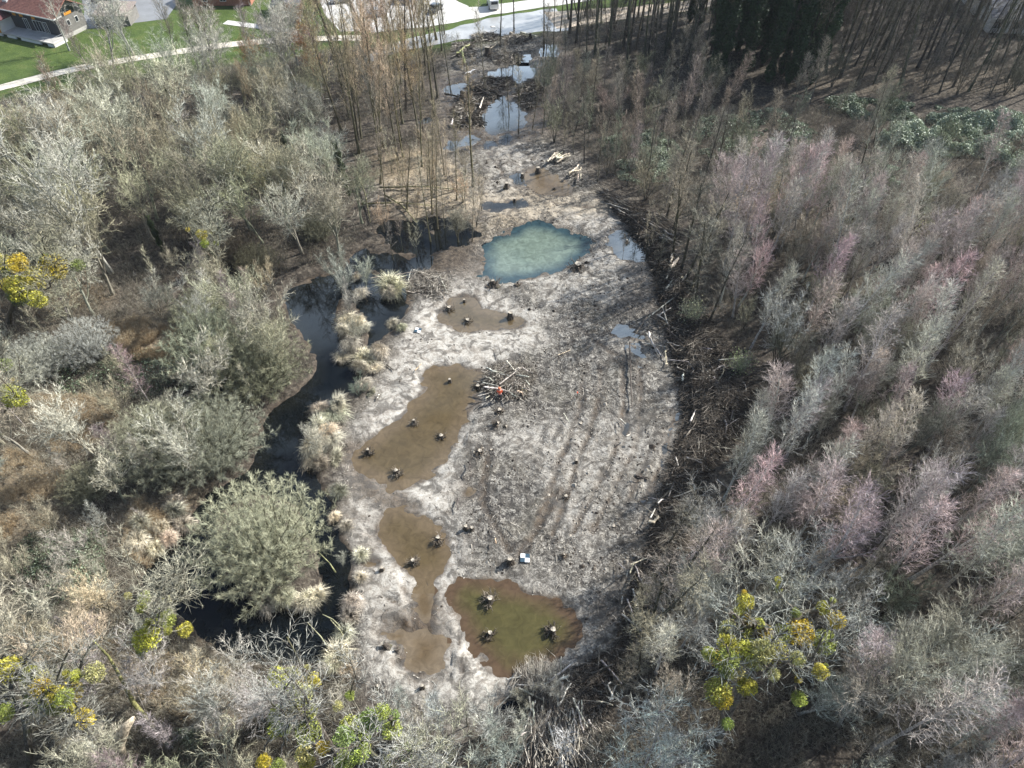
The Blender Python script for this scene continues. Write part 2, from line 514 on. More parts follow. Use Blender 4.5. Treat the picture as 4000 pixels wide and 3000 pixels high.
PONDS = [  # polygon, material, depth scale, label
    (Z5([(610, 380), (690, 290), (730, 250), (850, 235), (900, 300), (950, 345), (1040, 360), (1090, 375), (1190, 395), (1205, 425), (1170, 460), (1050, 475), (900, 470), (790, 480), (700, 455), (640, 430)]), M_BROWN),
    (Z5([(560, 720), (650, 705), (760, 700), (860, 720), (935, 750), (930, 830), (900, 880), (885, 940), (840, 1000), (800, 1060), (790, 1120), (740, 1210), (690, 1300), (620, 1370), (560, 1430), (480, 1480), (380, 1490), (280, 1470), (200, 1440), (120, 1400), (75, 1340), (90, 1270), (160, 1210), (210, 1180), (260, 1110), (330, 1060), (420, 1000), (480, 930), (520, 880), (545, 830), (530, 770)]), M_BROWN),
    (Z8([(215, 90), (250, 10), (330, -20), (430, -25), (560, 40), (660, 90), (700, 160), (715, 250), (700, 340), (650, 400), (560, 435), (490, 435), (400, 390), (340, 330), (290, 250), (230, 180)]), M_BROWN),
    (Z8([(700, 500), (760, 440), (830, 415), (930, 405), (1030, 430), (1120, 480), (1200, 500), (1300, 525), (1390, 545), (1430, 590), (1500, 630), (1540, 680), (1550, 750), (1530, 830), (1480, 900), (1400, 960), (1300, 1000), (1200, 1020), (1120, 1060), (1070, 1070), (1000, 1040), (950, 1010), (900, 940), (850, 880), (800, 800), (770, 720), (720, 640), (695, 570)]), M_OLIVE),
    (ZV([(1050, 512), (1100, 500), (1140, 476), (1190, 480), (1230, 502), (1275, 510), (1270, 545), (1230, 575), (1180, 597), (1110, 608), (1060, 608), (1038, 580), (1040, 540)]), M_TEAL),
    (ZV([(925, 482), (975, 468), (1035, 486), (1052, 508), (1000, 530), (950, 522)]), M_DARK),
    (poly([(60, 400), (130, 365), (250, 380), (330, 440), (385, 520), (385, 580), (330, 610), (260, 630), (180, 590), (120, 580), (60, 500)], 2350, 700, .525), M_GREY),
    (poly([(350, 350), (420, 340), (520, 365), (620, 420), (700, 480), (760, 530), (810, 590), (740, 610), (620, 615), (540, 610), (450, 570), (390, 520), (380, 450), (355, 400)], 1900, 500, .4202), M_SHAL),
    (ZV([(1032, 262), (1050, 228), (1080, 200), (1118, 212), (1142, 245), (1132, 276), (1090, 288), (1045, 288)]), M_GREY),
    (ZV([(1045, 160), (1075, 150), (1110, 138), (1158, 143), (1152, 165), (1118, 182), (1075, 172)]), M_GREY),
    (ZV([(1163, 107), (1185, 95), (1212, 100), (1206, 121), (1172, 122)]), M_GREY),
    (ZV([(960, 185), (1010, 178), (1025, 193), (995, 210), (963, 203)]), M_GREY),
    (ZV([(812, 500), (838, 470), (880, 476), (925, 495), (985, 512), (960, 545), (900, 552), (840, 545)]), M_DARK),
    (poly([(60, 270), (120, 220), (200, 240), (330, 300), (330, 335), (230, 330), (200, 310), (110, 300)], 2350, 1150, .525), M_GREY),
    (poly([(200, 385), (260, 400), (350, 460), (350, 485), (280, 470)], 2350, 1150, .525), M_GREY),
    (poly([(575, -10), (625, 10), (610, 60), (565, 95), (525, 180), (480, 300), (455, 430), (435, 430), (440, 290), (485, 200), (515, 120), (540, 30)], 2350, 1600, .525), M_GREY),
    (poly([(595, 210), (655, 190), (615, 270), (580, 355), (545, 345), (570, 280)], 2350, 1600, .525), M_GREY),
    (poly([(290, 690), (335, 635), (385, 570), (380, 630), (345, 695), (305, 725)], 2350, 1600, .525), M_GREY),
    (poly([(160, 110), (200, 90), (205, 150), (180, 250), (145, 290), (160, 200)], 2350, 1600, .525), M_GREY),
    (poly([(270, 140), (300, 150), (280, 300), (240, 340), (235, 310), (265, 240)], 2350, 1600, .525), M_GREY),
    (poly([(130, 430), (250, 400), (400, 440), (420, 540), (330, 610), (200, 560), (110, 510)], 1850, 2500, .525), M_DARK),
    (Z8([(470, 500), (590, 480), (610, 690), (490, 690)]), M_SHAL),
    (Z8([(425, 780), (580, 770), (700, 770), (650, 1000), (560, 1035), (440, 1040), (400, 980), (425, 900)]), M_SHAL),
    (Z8([(245, 762), (420, 775), (420, 830), (300, 812)]), M_SHAL),
    (Z5([(790, 1500), (850, 1480), (860, 1530), (800, 1550)]), M_SHAL),
    (Z8([(140, 310), (240, 290), (280, 320), (220, 350), (150, 340)]), M_SHAL),
    (ZV([(1095, 380), (1120, 370), (1135, 385), (1110, 400)]), M_GREY),
    (ZV([(1000, 290), (1030, 296), (1020, 315), (995, 308)]), M_GREY),
    (ZV([(650, 600), (740, 590), (760, 540), (800, 540), (830, 575), (760, 590), (690, 615)]), M_DARK),
    (ZV([(905, 258), (925, 250), (935, 262), (915, 275)]), M_GREY),
    (ZV([(790, 540), (860, 552), (940, 552), (930, 585), (890, 610), (830, 595), (780, 575)]), M_DARK),
    (ZV([(880, 480), (960, 462), (1000, 480), (960, 500), (900, 500)]), M_DARK),
    (ZV([(1010, 185), (1060, 178), (1075, 200), (1045, 215), (1015, 205)]), M_GREY), (ZV([(1000, 225), (1030, 222), (1025, 245), (1005, 245)]), M_GREY), (ZV([(1085, 285), (1110, 290), (1100, 310), (1080, 305)]), M_GREY), (ZV([(1060, 300), (1075, 315), (1045, 320)]), M_GREY),
    (ZV([(965, 300), (990, 305), (985, 325), (962, 322)]), M_GREY), (ZV([(1125, 120), (1150, 118), (1140, 135), (1115, 135)]), M_GREY),
    (ZV([(1040, 440), (1120, 425), (1160, 435), (1110, 452), (1050, 455)]), M_GREY),
]
PONDS = [(smooth(p, 2), m) for p, m in PONDS]
WL = -0.14                                                   # water level


def fields(x, y):
    """ground height and surface masks at x, y (numpy arrays)"""
    warp = (vnoise(x, y, 2.3, 2) * .34 + vnoise(x, y, 1.0, 3) * .28 + vnoise(x, y, .5, 4) * .12) * (1 + 1.2 * (np.asarray(y) > 80))
    dc = sdf(CLEAR, x, y) + vnoise(x, y, 4, 5) * 1.5
    clear = 1 / (1 + np.exp(dc * 1.6))
    pale0 = 1 / (1 + np.exp(np.clip((sdf(PALE[0][0], x, y) + vnoise(x, y, 2.5, 22) * 1.6) * 1.2, -50, 50)))
    h = vnoise(x, y, 9, 11) * .12 + vnoise(x, y, 2.2, 12) * (.05 + .05 * clear) + (vnoise(x, y, .85, 13) * (.025 + .085 * clear) + vnoise(x, y, .55, 14) * .05 * clear) * np.clip(1.1 - pale0 * .75, .2, 1) + .08
    grass = np.zeros_like(x)
    for g in GRASS: grass = np.maximum(grass, 1 / (1 + np.exp(np.clip((sdf(g, x, y) + vnoise(x, y, 3, 21) * 1.2) * 1.5, -50, 50))))
    pale = np.zeros_like(x)
    for p, w in PALE: pale = np.maximum(pale, w / (1 + np.exp(np.clip((sdf(p, x, y) + vnoise(x, y, 2.5, 22) * 1.3) * 1.6, -50, 50))))
    straw = np.zeros_like(x)
    for p, w in STRAW: straw = np.maximum(straw, w / (1 + np.exp(np.clip((sdf(p, x, y) + vnoise(x, y, 3, 23) * 1.5) * 1.2, -50, 50))))
    wet = np.zeros_like(x)
    for p, w in WETP: wet = np.maximum(wet, w / (1 + np.exp(np.clip((sdf(p, x, y) + vnoise(x, y, 1.5, 24) * .9) * 2.5, -50, 50))))
    for p in RUTS:
        d = dline(p, x, y, False) + warp * .6
        k = np.exp(-(d / .26) ** 2)
        h -= .13 * k
        h += .07 * np.exp(-((d - .55) / .2) ** 2)
        wet = np.maximum(wet, 1.0 * k)
    dp = np.full_like(x, 1e9)
    rag = vnoise(x, y, 1.5, 41) * .06 + vnoise(x, y, .6, 42) * .06
    for p, m in PONDS:
        big = m is not M_SHAL
        d = sdf(p, x, y) + warp * (.95 if big else .8)
        if big: dp = np.minimum(dp, d)
        h = np.where(d < 1.1, np.minimum(h, WL + np.clip(d * .16 + .015 + rag, -.7, .2)) if big else np.minimum(h, WL + np.clip(d * .1 + rag * .8, -.05, .25)), h)
        wet = np.maximum(wet, (.9 if big else 1.0) * np.clip(1 - d / .35, 0, 1))
    dch = sdf(CHAN, x, y) + warp
    isl = np.minimum(sdf(ISLE, x, y), sdf(ISLE2, x, y)) + warp
    dch = np.maximum(dch, -isl)
    h = np.where(dch < 1.0, np.minimum(h, WL + np.clip(dch * .35 + rag * 1.5, -1.0, .4)), h)
    wet = np.maximum(wet, np.clip(1 - dch / .5, 0, 1) * .9)
    rim = np.exp(-np.clip(np.minimum(dp, 6), .1, 6) / 1.6) * clear * (y < 62) * .5
    pale = np.clip(np.maximum(pale, rim), 0, 1)
    far = np.clip((y - 118) / 20, 0, 1)
    h = h * (1 - far) + .05 * far * np.ones_like(h)
    if True:
        for p, m in PONDS:
            if p[:, 1].mean() > 118: h = np.where(sdf(p, x, y) < .3, WL - .1, h)
    return h, clear, pale, wet, grass, straw


def zg(x, y):
    return float(fields(np.array([float(x)]), np.array([float(y)]))[0][0])


xs = np.unique(np.concatenate([np.arange(-24, 28, .26), np.arange(-48, 48, .8), np.arange(-170, 170, 3.0), [-1500, -900, -500, -300, -220, 220, 300, 500, 900, 1500]]))
ys = np.unique(np.concatenate([[-400, -100, -20, 0, 5], np.arange(8, 75, .28), np.arange(75, 130, .45), np.arange(130, 200, 1.5), [215, 240, 280, 350, 500, 800, 1300, 2200]]))
xs = xs[np.concatenate([[True], np.diff(xs) > .1])]
ys = ys[np.concatenate([[True], np.diff(ys) > .1])]
X, Y = np.meshgrid(xs, ys)
X, Y = X.ravel(), Y.ravel()
Hh, Fc, Fp, Fw, Fg, Fs = fields(X, Y)
nx, ny = len(xs), len(ys)
ii, jj = np.meshgrid(np.arange(nx - 1), np.arange(ny - 1))
a0 = (jj * nx + ii).ravel()
GQ = np.stack([a0, a0 + 1, a0 + nx + 1, a0 + nx], 1)
me = mesh_np('ground', np.stack([X, Y, Hh], 1), GQ, None, M_GROUND, True, {'clear': Fc, 'pale': Fp, 'wet': Fw, 'grass': Fg, 'straw': Fs})
tag(link('ground', me), kind='structure')


def zgv(x, y):
    """ground height looked up on the built grid"""
    x, y = np.asarray(x, float), np.asarray(y, float)
    i = np.clip(np.searchsorted(xs, x) - 1, 0, nx - 2)
    j = np.clip(np.searchsorted(ys, y) - 1, 0, ny - 2)
    fx, fy = np.clip((x - xs[i]) / (xs[i + 1] - xs[i]), 0, 1), np.clip((y - ys[j]) / (ys[j + 1] - ys[j]), 0, 1)
    H = Hh.reshape(ny, nx)
    return (H[j, i] * (1 - fx) + H[j, i + 1] * fx) * (1 - fy) + (H[j + 1, i] * (1 - fx) + H[j + 1, i + 1] * fx) * fy


def water(name, P, mat, grow=1.5, hole=(), dz=0.0):
    """water surface: a fine grid over the polygon, with the distance from the shore stored as depth"""
    lo, hi = P.min(0) - grow, P.max(0) + grow
    st = max(.35, (hi - lo).max() / 90)
    gx, gy = np.arange(lo[0], hi[0] + st, st), np.arange(lo[1], hi[1] + st, st)
    A, B = np.meshgrid(gx, gy)
    d = sdf(P, A.ravel(), B.ravel()).reshape(A.shape)
    keep = d < grow + st
    for h_ in hole:
        keep &= sdf(h_, A.ravel(), B.ravel()).reshape(A.shape) > -.6
    cell = keep[:-1, :-1] & keep[1:, :-1] & keep[:-1, 1:] & keep[1:, 1:]
    n = len(gx)
    jj, ii = np.nonzero(cell)
    a = jj * n + ii
    Q = np.stack([a, a + 1, a + n + 1, a + n], 1)
    used = np.unique(Q)
    rm = np.full(A.size, -1)
    rm[used] = np.arange(len(used))
    V = np.stack([A.ravel(), B.ravel(), np.full(A.size, WL + dz)], 1)[used]
    size = max(-d.min(), .5)
    return tag(link(name, mesh_np(name, V, rm[Q], None, mat, True, {'depth': np.clip(-d.ravel()[used] / min(size, 2.6), 0, 1)})), kind='structure')


water('water_channel', CHAN, M_DARK, .9, (ISLE, ISLE2))
for i, (p, m) in enumerate(PONDS): water('pond_water', p, m, 1.3 if m is not M_SHAL else .35, (), .004 + .003 * (i % 4))

# ------------------------------------------------------------------ tree shapes
Zup = np.array([0, 0, 1.])


def grow(P, R, n, t0, t1, ang, Lh, K, rg, up=0.0, wob=.12, rs=.6, tip=.25, taper=.5, rmin=.0):
    """n children on each parent line P [N,Kp,3]: returns their lines [N*n,K,3] and radii"""
    N, Kp = P.shape[:2]
    idx = np.repeat(np.arange(N), n)
    tt = (np.tile(np.arange(n), N) + rg.uniform(0, 1, N * n)) / n
    tt = t0 + (t1 - t0) * tt
    f = tt * (Kp - 1)
    i = np.minimum(f.astype(int), Kp - 2)
    w = (f - i)[:, None]
    p = P[idx, i] * (1 - w) + P[idx, i + 1] * w
    r = R[idx, i] * (1 - w[:, 0]) + R[idx, i + 1] * w[:, 0]
    T = P[idx, i + 1] - P[idx, i]
    T /= np.linalg.norm(T, axis=1, keepdims=True) + 1e-9
    ref = np.where(np.abs(T[:, 2:3]) > .9, np.array([1., 0, 0]), Zup)
    U = np.cross(T, ref)
    U /= np.linalg.norm(U, axis=1, keepdims=True) + 1e-9
    V = np.cross(T, U)
    az = np.tile(np.arange(n) * 2.399, N) + np.repeat(rg.uniform(0, 6.28, N), n) + rg.normal(0, .3, N * n)
    a = ang * rg.uniform(.75, 1.25, N * n)
    D = np.cos(a)[:, None] * T + np.sin(a)[:, None] * (np.cos(az)[:, None] * U + np.sin(az)[:, None] * V)
    ln = Lh * (1 - taper * (tt - t0) / max(t1 - t0, 1e-6)) * rg.uniform(.65, 1.25, N * n)
    out = np.empty((N * n, K, 3))
    out[:, 0] = p
    for k in range(1, K):
        D = D + up * Zup + rg.normal(0, wob, D.shape)
        D /= np.linalg.norm(D, axis=1, keepdims=True)
        out[:, k] = out[:, k - 1] + D * (ln / (K - 1))[:, None]
    r0 = np.maximum(r * rs, rmin)
    rr = r0[:, None] * (1 - (1 - tip) * np.linspace(0, 1, K))[None]
    return out, rr


def stem_line(H, r, K, rg, lean=.03, wob=.05, top=.2):
    d = np.array([rg.normal(0, lean), rg.normal(0, lean), 1.0])
    P = np.zeros((K, 3))
    for k in range(1, K):
        d = d + np.array([rg.normal(0, wob), rg.normal(0, wob), .08])
        d /= np.linalg.norm(d)
        P[k] = P[k - 1] + d * H / (K - 1)
    P[0, 2] -= .5
    R = r * (1 - (1 - top) * np.linspace(0, 1, K) ** .9)
    R[0] *= 1.5
    return P[None], R[None]


def twigs(mb, P, R, n, ln, r, rg, ang=.7, up=0.05, t0=.1, wob=.25, kinks=True):
    """finest shoots: an elbow of two pointed pieces"""
    C, _ = grow(P, R, n, t0, 1.0, ang, ln, 3, rg, up, wob, taper=.3)
    rr = r * rg.uniform(.7, 1.3, len(C))
    if kinks:
        mb.tubes(C[:, :2], np.stack([rr, rr * .8], 1), 3)
        mb.spikes(C[:, 1], C[:, 2], rr * .8)
    else:
        mb.spikes(C[:, 0], C[:, 2], rr)
    return C


def proto(stem, crown, **extra):
    d = {'trunk': stem, 'crown': crown}
    d.update(extra)
    return d


def t_birch(seed, H=13, Wd=2.6, dens=1.0, bark=None):
    rg = np.random.default_rng(seed)
    tr, cr = MB(), MB()
    P, R = stem_line(H, .15, 12, rg, .05, .03, .12)
    tr.tubes(P, R, 7)
    B1, r1 = grow(P, R, 26, .25, .98, .66, Wd * 1.2, 6, rg, .13, .07, .38, .3, .7, .028)
    tr.tubes(B1, r1, 4)
    B2, r2 = grow(B1, r1, 7, .25, 1, .62, 1.15, 3, rg, .04, .12, .6, .4, .4, .019)
    cr.tubes(B2, r2, 3)
    twigs(cr, B2, r2, int(5 * dens), .8, .0125, rg, .55, .06)
    twigs(cr, B1, r1, int(7 * dens), .9, .0125, rg, .6, .08)
    return proto(tr.mesh('birch_trunk', M_BIRCH), cr.mesh('birch_crown', M_TWIG))


def t_round(seed, H=11, Wd=4.5, limbs=5, tall=.25, dens=1.0, r=.2):
    rg = np.random.default_rng(seed)
    tr, cr = MB(), MB()
    P, R = stem_line(H * .55, r, 7, rg, .12, .07, .5)
    tr.tubes(P, R, 8)
    B0, r0 = grow(P, R, limbs, tall, 1, .55, H * .62, 7, rg, .16, .10, .62, .22, .25)
    tr.tubes(B0, r0, 6)
    B1, r1 = grow(B0, r0, 8, .15, 1, .72, Wd * .72, 5, rg, .10, .13, .5, .3, .4, .036)
    tr.tubes(B1, r1, 4)
    B2, r2 = grow(B1, r1, 6, .2, 1, .65, 1.5, 4, rg, .07, .2, .6, .4, .3, .021)
    cr.tubes(B2, r2, 3)
    twigs(cr, B2, r2, int(6 * dens), .85, .015, rg, .6, .06)
    twigs(cr, B1, r1, int(7 * dens), .95, .015, rg, .65, .08)
    return proto(tr.mesh('tree_trunk', M_BARK), cr.mesh('tree_crown', M_TWIG))


def t_poplar(seed, H=22, dens=1.0, low=.35):
    rg = np.random.default_rng(seed)
    tr, cr = MB(), MB()
    P, R = stem_line(H, .26, 12, rg, .03, .025, .12)
    tr.tubes(P, R, 8)
    B0, r0 = grow(P, R, 18, low, .97, .62, 5.2, 7, rg, .16, .09, .42, .25, .55, .03)
    tr.tubes(B0, r0, 5)
    B1, r1 = grow(B0, r0, 8, .15, 1, .5, 2.2, 5, rg, .10, .16, .5, .3, .4, .026)
    cr.tubes(B1, r1, 3)
    twigs(cr, B1, r1, int(8 * dens), 1.0, .017, rg, .5, .12, wob=.2)
    twigs(cr, B0, r0, int(9 * dens), 1.1, .017, rg, .5, .12, wob=.2)
    return proto(tr.mesh('poplar_trunk', M_BARK), cr.mesh('poplar_crown', M_TWIG))


def t_pole(seed, H=24, r=.17):
    rg = np.random.default_rng(seed)
    tr, cr = MB(), MB()
    P, R = stem_line(H, r, 12, rg, .04, .02, .25)
    tr.tubes(P, R, 6)
    B0, r0 = grow(P, R, 11, .5, .98, .5, 3.4, 5, rg, .10, .08, .4, .25, .4, .02)
    tr.tubes(B0, r0, 4)
    B1, r1 = grow(B0, r0, 6, .2, 1, .5, 1.6, 3, rg, .08, .1, .5, .3, .4, .012)
    cr.tubes(B1, r1, 3)
    twigs(cr, B1, r1, 10, 1.0, .015, rg, .5, .08)
    B2, r2 = grow(P, R, 22, .10, .55, 1.1, 1.4, 3, rg, .05, .15, .12, .3, .2, .01)
    cr.tubes(B2, r2, 3)
    twigs(cr, B2, r2, 10, .7, .012, rg, .6)
    return proto(tr.mesh('pole_trunk', M_BARK), cr.mesh('pole_crown', M_TWIG))


def t_sapling(seed, H=8, stems=3, spread=.16, dens=1.0):
    rg = np.random.default_rng(seed)
    tr, cr = MB(), MB()
    for k in range(stems):
        P, R = stem_line(H * rg.uniform(.75, 1.1), .06, 8, rg, spread, .06, .2)
        tr.tubes(P, R, 5)
        B1, r1 = grow(P, R, 15, .3, 1, .6, 1.7, 4, rg, .10, .12, .4, .3, .5, .022)
        cr.tubes(B1, r1, 3)
        twigs(cr, B1, r1, int(14 * dens), .8, .013, rg, .6, .05)
    return proto(tr.mesh('sapling_trunk', M_BARK), cr.mesh('sapling_crown', M_TWIG))


def t_willow(seed, H=6.5, Wd=6.5, dens=1.0):
    """broad dome of a sallow: many stems fanning out of one stool"""
    rg = np.random.default_rng(seed)
    tr, cr = MB(), MB()
    n = 90
    a = np.arange(n) * 2.399
    q = np.sqrt((np.arange(n) + .5) / n)
    K = 7
    P = np.zeros((n, K, 3))
    for k in range(1, K):
        t = k / (K - 1)
        rr = Wd * q * (t ** .8) * rg.uniform(.92, 1.05, n)
        zz = H * np.sqrt(np.clip(1 - (q * .93) ** 2, .02, 1)) * t ** 1.1
        P[:, k] = np.stack([np.cos(a) * rr, np.sin(a) * rr, zz], 1) + rg.normal(0, .12, (n, 3))
    P[:, 0] = np.stack([np.cos(a) * q * .5, np.sin(a) * q * .5, np.full(n, -.4)], 1)
    R = .075 * (1 - .75 * np.linspace(0, 1, K))[None] * rg.uniform(.7, 1.2, (n, 1))
    tr.tubes(P, R, 4)
    B1, r1 = grow(P, R, 22, .25, 1.0, .9, .7, 4, rg, .05, .35, .45, .35, .15, .012)
    cr.tubes(B1, r1, 3)
    twigs(cr, B1, r1, int(15 * dens), .5, .0095, rg, .65, .07)
    return proto(tr.mesh('willow_stems', M_BARK), cr.mesh('willow_crown', M_SALLOW))


def t_ivy_pole(seed, H=23):
    d = t_pole(seed, H, .2)
    rg = np.random.default_rng(seed + 99)
    mb = MB()
    n = 9000
    z = rg.uniform(0, 1, n) ** .85 * H * .92
    w = (.4 + .75 * np.sin(np.clip(z / H, 0, 1) * 2.9) + .35 * np.sin(z * 1.3 + seed)) * rg.uniform(.2, 1, n) ** .5
    a = rg.uniform(0, 6.283, n)
    mb.leaves(np.stack([np.cos(a) * w, np.sin(a) * w, z], 1), .2, rg, flat=.3)
    d['ivy'] = mb.mesh('ivy', M_LEAF)
    return d


def t_blossom(seed, H=3.5):
    d = t_sapling(seed, H, 5, .3, .6)
    rg = np.random.default_rng(seed + 5)
    mb = MB()
    n = 800
    C = rg.normal(0, 1, (n, 3)) * np.array([.85, .85, .8]) + np.array([0, 0, H * .75])
    mb.leaves(C, .10, rg)
    d['blossom'] = mb.mesh('blossom', M_LEAF)
    return d


def t_tuft(seed, H=1.3, n=420):
    """tussock of dry sedge: arching blades"""
    rg = np.random.default_rng(seed)
    mb = MB()
    a = rg.uniform(0, 6.283, n)
    o = rg.uniform(0, .45, n)
    reach = rg.uniform(.3, 1.15, n)
    P0 = np.stack([np.cos(a) * o, np.sin(a) * o, np.full(n, -.1)], 1)
    P1 = np.stack([np.cos(a) * (o + reach * .35), np.sin(a) * (o + reach * .35), H * rg.uniform(.5, .8, n)], 1)
    P2 = np.stack([np.cos(a) * (o + reach), np.sin(a) * (o + reach), H * rg.uniform(.25, .95, n) * (1.15 - reach * .5)], 1) + rg.normal(0, .08, (n, 3))
    rr = rg.uniform(.008, .016, n)
    mb.tubes(np.stack([P0, P1], 1), np.stack([rr, rr], 1), 3)
    mb.spikes(P1, P2, rr)
    return {'blades': mb.mesh('sedge_blades', M_TWIG)}


PB = [t_birch(s, H, w) for s, H, w in ((1, 13, 2.5), (2, 14, 2.9), (3, 12, 2.3), (4, 13.5, 3.2), (5, 11, 2.4))]
PR = [t_round(s, H, w, l, t) for s, H, w, l, t in ((11, 11, 4.6, 5, .25), (12, 12, 4.2, 6, .3), (13, 10, 4.8, 6, .15), (14, 13, 4.4, 5, .35), (15, 11.5, 5.0, 7, .3))]
PP = [t_poplar(s, H) for s, H in ((21, 22), (22, 20), (23, 23))]
PT = [t_pole(s, H, r) for s, H, r in ((31, 24, .22), (32, 22, .18), (33, 25, .26), (34, 20, .14))]
PS = [t_sapling(s, H, n, sp) for s, H, n, sp in ((41, 8, 3, .16), (42, 9, 2, .1), (43, 7, 5, .25), (44, 10, 1, .05), (45, 6, 6, .35))]
PW = [t_willow(s, H, w) for s, H, w in ((51, 6.5, 6.5), (52, 5.5, 5.8), (53, 7, 6.0))]
PI = [t_ivy_pole(61, 23), t_ivy_pole(62, 21)]
PBL = [t_blossom(71), t_blossom(72, 4.2)]
PTU = [t_tuft(81), t_tuft(82, 1.6, 520), t_tuft(83, 1.0, 360)]


def ball_mesh(seed):
    rg = np.random.default_rng(seed)
    mb = MB()
    n = 1000
    d = rg.normal(size=(n, 3))
    d /= np.linalg.norm(d, axis=1, keepdims=True)
    C = d * (rg.uniform(.35, 1, n) ** .45)[:, None] * (1 + .12 * np.sin(d[:, :1] * 5 + seed))
    mb.leaves(C, .10, rg)
    d2 = d[:120]
    mb.spikes(d2 * .02, d2 * .97, .02)
    return mb.mesh('mistletoe', M_LEAF)


BALLS = [ball_mesh(91), ball_mesh(92), ball_mesh(93)]

# ------------------------------------------------------------------ landmarks that the labels point to
LM = [(p[0], at(*p[1:])[:2]) for p in (
    ('the person in orange', 1950, 1571), ('the brush pile behind the person', 2010, 1480), ('the olive pond', 2000, 2400), ('the long brown pond', 1600, 1800),
    ('the small bean-shaped brown pond', 1830, 1230), ('the round brown pond', 1640, 2130), ('the milky teal pond', 2080, 980), ('the blue sky-mirroring pool', 1970, 450),
    ('the pool under the far poplars', 1990, 285), ('the pale split log stack', 2650, 1125), ('the pale pole stack', 2190, 610), ('the brush pile before the olive pond', 2160, 2780),
    ('the log bank bend', 2800, 1650), ('the top of the log bank', 2440, 800), ('the dark island sallow', 1060, 2180), ('the channel mouth', 1180, 1180), ('the mistletoe-laden tree', 2793, 2905),
    ('the long red-roofed house', 160, 150), ('the dark timber cabin', 1110, 110), ('the corrugated shed', 410, 85), ('the gravel path corner', 700, 205), ('the bright gravel path end', 60, 330),
    ('the bramble bank', 3600, 540), ('the ivy-clad poplars', 3020, 370), ('the pale house behind the poplars', 3920, 80), ('the straw clearing', 520, 1330), ('the dry reed bay', 620, 2000),
    ('the tall white-limbed tree', 400, 1080), ('the yellow catkin bush', 3590, 950), ('the pale catkin bush', 870, 930), ('the leaning dark snag', 3040, 780), ('the straw hollow in the birches', 2960, 760),
    ('the mistletoe clump by the near bank', 1180, 2860), ('the broken pale stump', 470, 2830), ('the brambly thicket', 130, 2330), ('the dark backwater', 620, 2230), ('the far dirt track', 2480, 50),
    ('the stranded parking area', 1560, 100), ('the bare birch ridge', 3300, 1500), ('the twin white birches', 3560, 1700), ('the shaded thicket', 3700, 2300), ('the whitish oak scrub', 3560, 2150))]
ORD = 'first second third fourth fifth sixth seventh eighth ninth tenth eleventh twelfth thirteenth fourteenth fifteenth sixteenth seventeenth eighteenth nineteenth twentieth'.split()
REG = []                                                     # (object, x, y, adjective phrase, kind phrase)


def place(pr, x, y, name, cat, adj, kind, group, rz=None, sc=1.0, tilt=(0, 0), c_tr=(.2, .19, .17), c_cr=(.25, .23, .19), extra=None, z=None, label=None, parts=('trunk', 'crown')):
    z = float(zgv(x, y)) - .05 if z is None else z
    o = empty(name, (x, y, z), random.uniform(0, 6.283) if rz is None else rz, sc, tilt)
    tag(o, label, cat, group)
    for k, me in pr.items():
        nm = {'trunk': parts[0], 'crown': parts[1]}.get(k, k)
        c = c_tr if k == 'trunk' else c_cr if k in ('crown', 'blades') else (extra or (.05, .09, .03))
        link(nm, me, o, c)
    if label is None: REG.append((o, x, y, adj, kind))
    return o


def write_labels():
    seen = {}
    for o, x, y, adj, kind in REG:
        d = [math.hypot(x - p[0], y - p[1]) for _, p in LM]
        i = int(np.argmin(d))
        lx, ly = LM[i][1]
        dx, dy = x - lx, y - ly
        w = ('beyond' if dy > 0 else 'before') if abs(dy) > abs(dx) else ('channelwards of' if dx < 0 else 'birchwards of')
        seen.setdefault((kind, w, LM[i][0]), []).append((d[i], o, adj))
    for (kind, w, nm), v in seen.items():
        v.sort(key=lambda t: t[0])
        for k, (_, o, adj) in enumerate(v):
            od = (ORD[k] + ' ') if len(v) > 1 and k < 20 else ''
            if k >= 20: od = 'outermost '
            o['label'] = f"{adj} {kind}, {od}{'one ' if od else 'alone '}{w} {nm}"


def jit(c, v=.12):
    k = random.uniform(1 - v, 1 + v)
    return tuple(float(a * k * random.uniform(.95, 1.05)) for a in c)


def scatter(P, spacing, seed=0, tries=30, avoid=(), taken=None, x_rng=None):
    """points at least spacing apart inside polygon P and outside the avoid polygons"""
    rg = np.random.default_rng(seed)
    lo, hi = P.min(0), P.max(0)
    n = int((hi - lo).prod() / spacing ** 2 * tries * .12) + 50
    C = rg.uniform(lo, hi, (n, 2))
    C = C[inside(P, C[:, 0], C[:, 1])]
    for a, m in avoid: C = C[sdf(a, C[:, 0], C[:, 1]) > m]
    out = [] if taken is None else taken
    k0 = len(out)
    cell = {}
    for p in out: cell.setdefault((int(p[0] // spacing), int(p[1] // spacing)), []).append(p)
    for c in C:
        i, j = int(c[0] // spacing), int(c[1] // spacing)
        ok = True
        for a in (-1, 0, 1):
            for b in (-1, 0, 1):
                for p in cell.get((i + a, j + b), ()):
                    if (p[0] - c[0]) ** 2 + (p[1] - c[1]) ** 2 < spacing ** 2: ok = False; break
                if not ok: break
            if not ok: break
        if ok:
            cell.setdefault((i, j), []).append(c)
            out.append(c)
    return out[k0:]


def in_view(x, y, h):
    """whether a thing of height h standing at x, y can show in the frame"""
    for z in (0.0, h * .5, h):
        c = (x, y, z - CAM_H)
        d = c[1] * math.cos(PITCH) - c[2] * math.sin(PITCH)
        if d <= 0: continue
        u, v = 2000 + F_PX * c[0] / d, 1500 - F_PX * (c[1] * math.sin(PITCH) + c[2] * math.cos(PITCH)) / d
        if -120 < u < 4120 and -120 < v < 3150: return True
    return False


def Zz(pts): return poly(pts, 0, 0, K2)


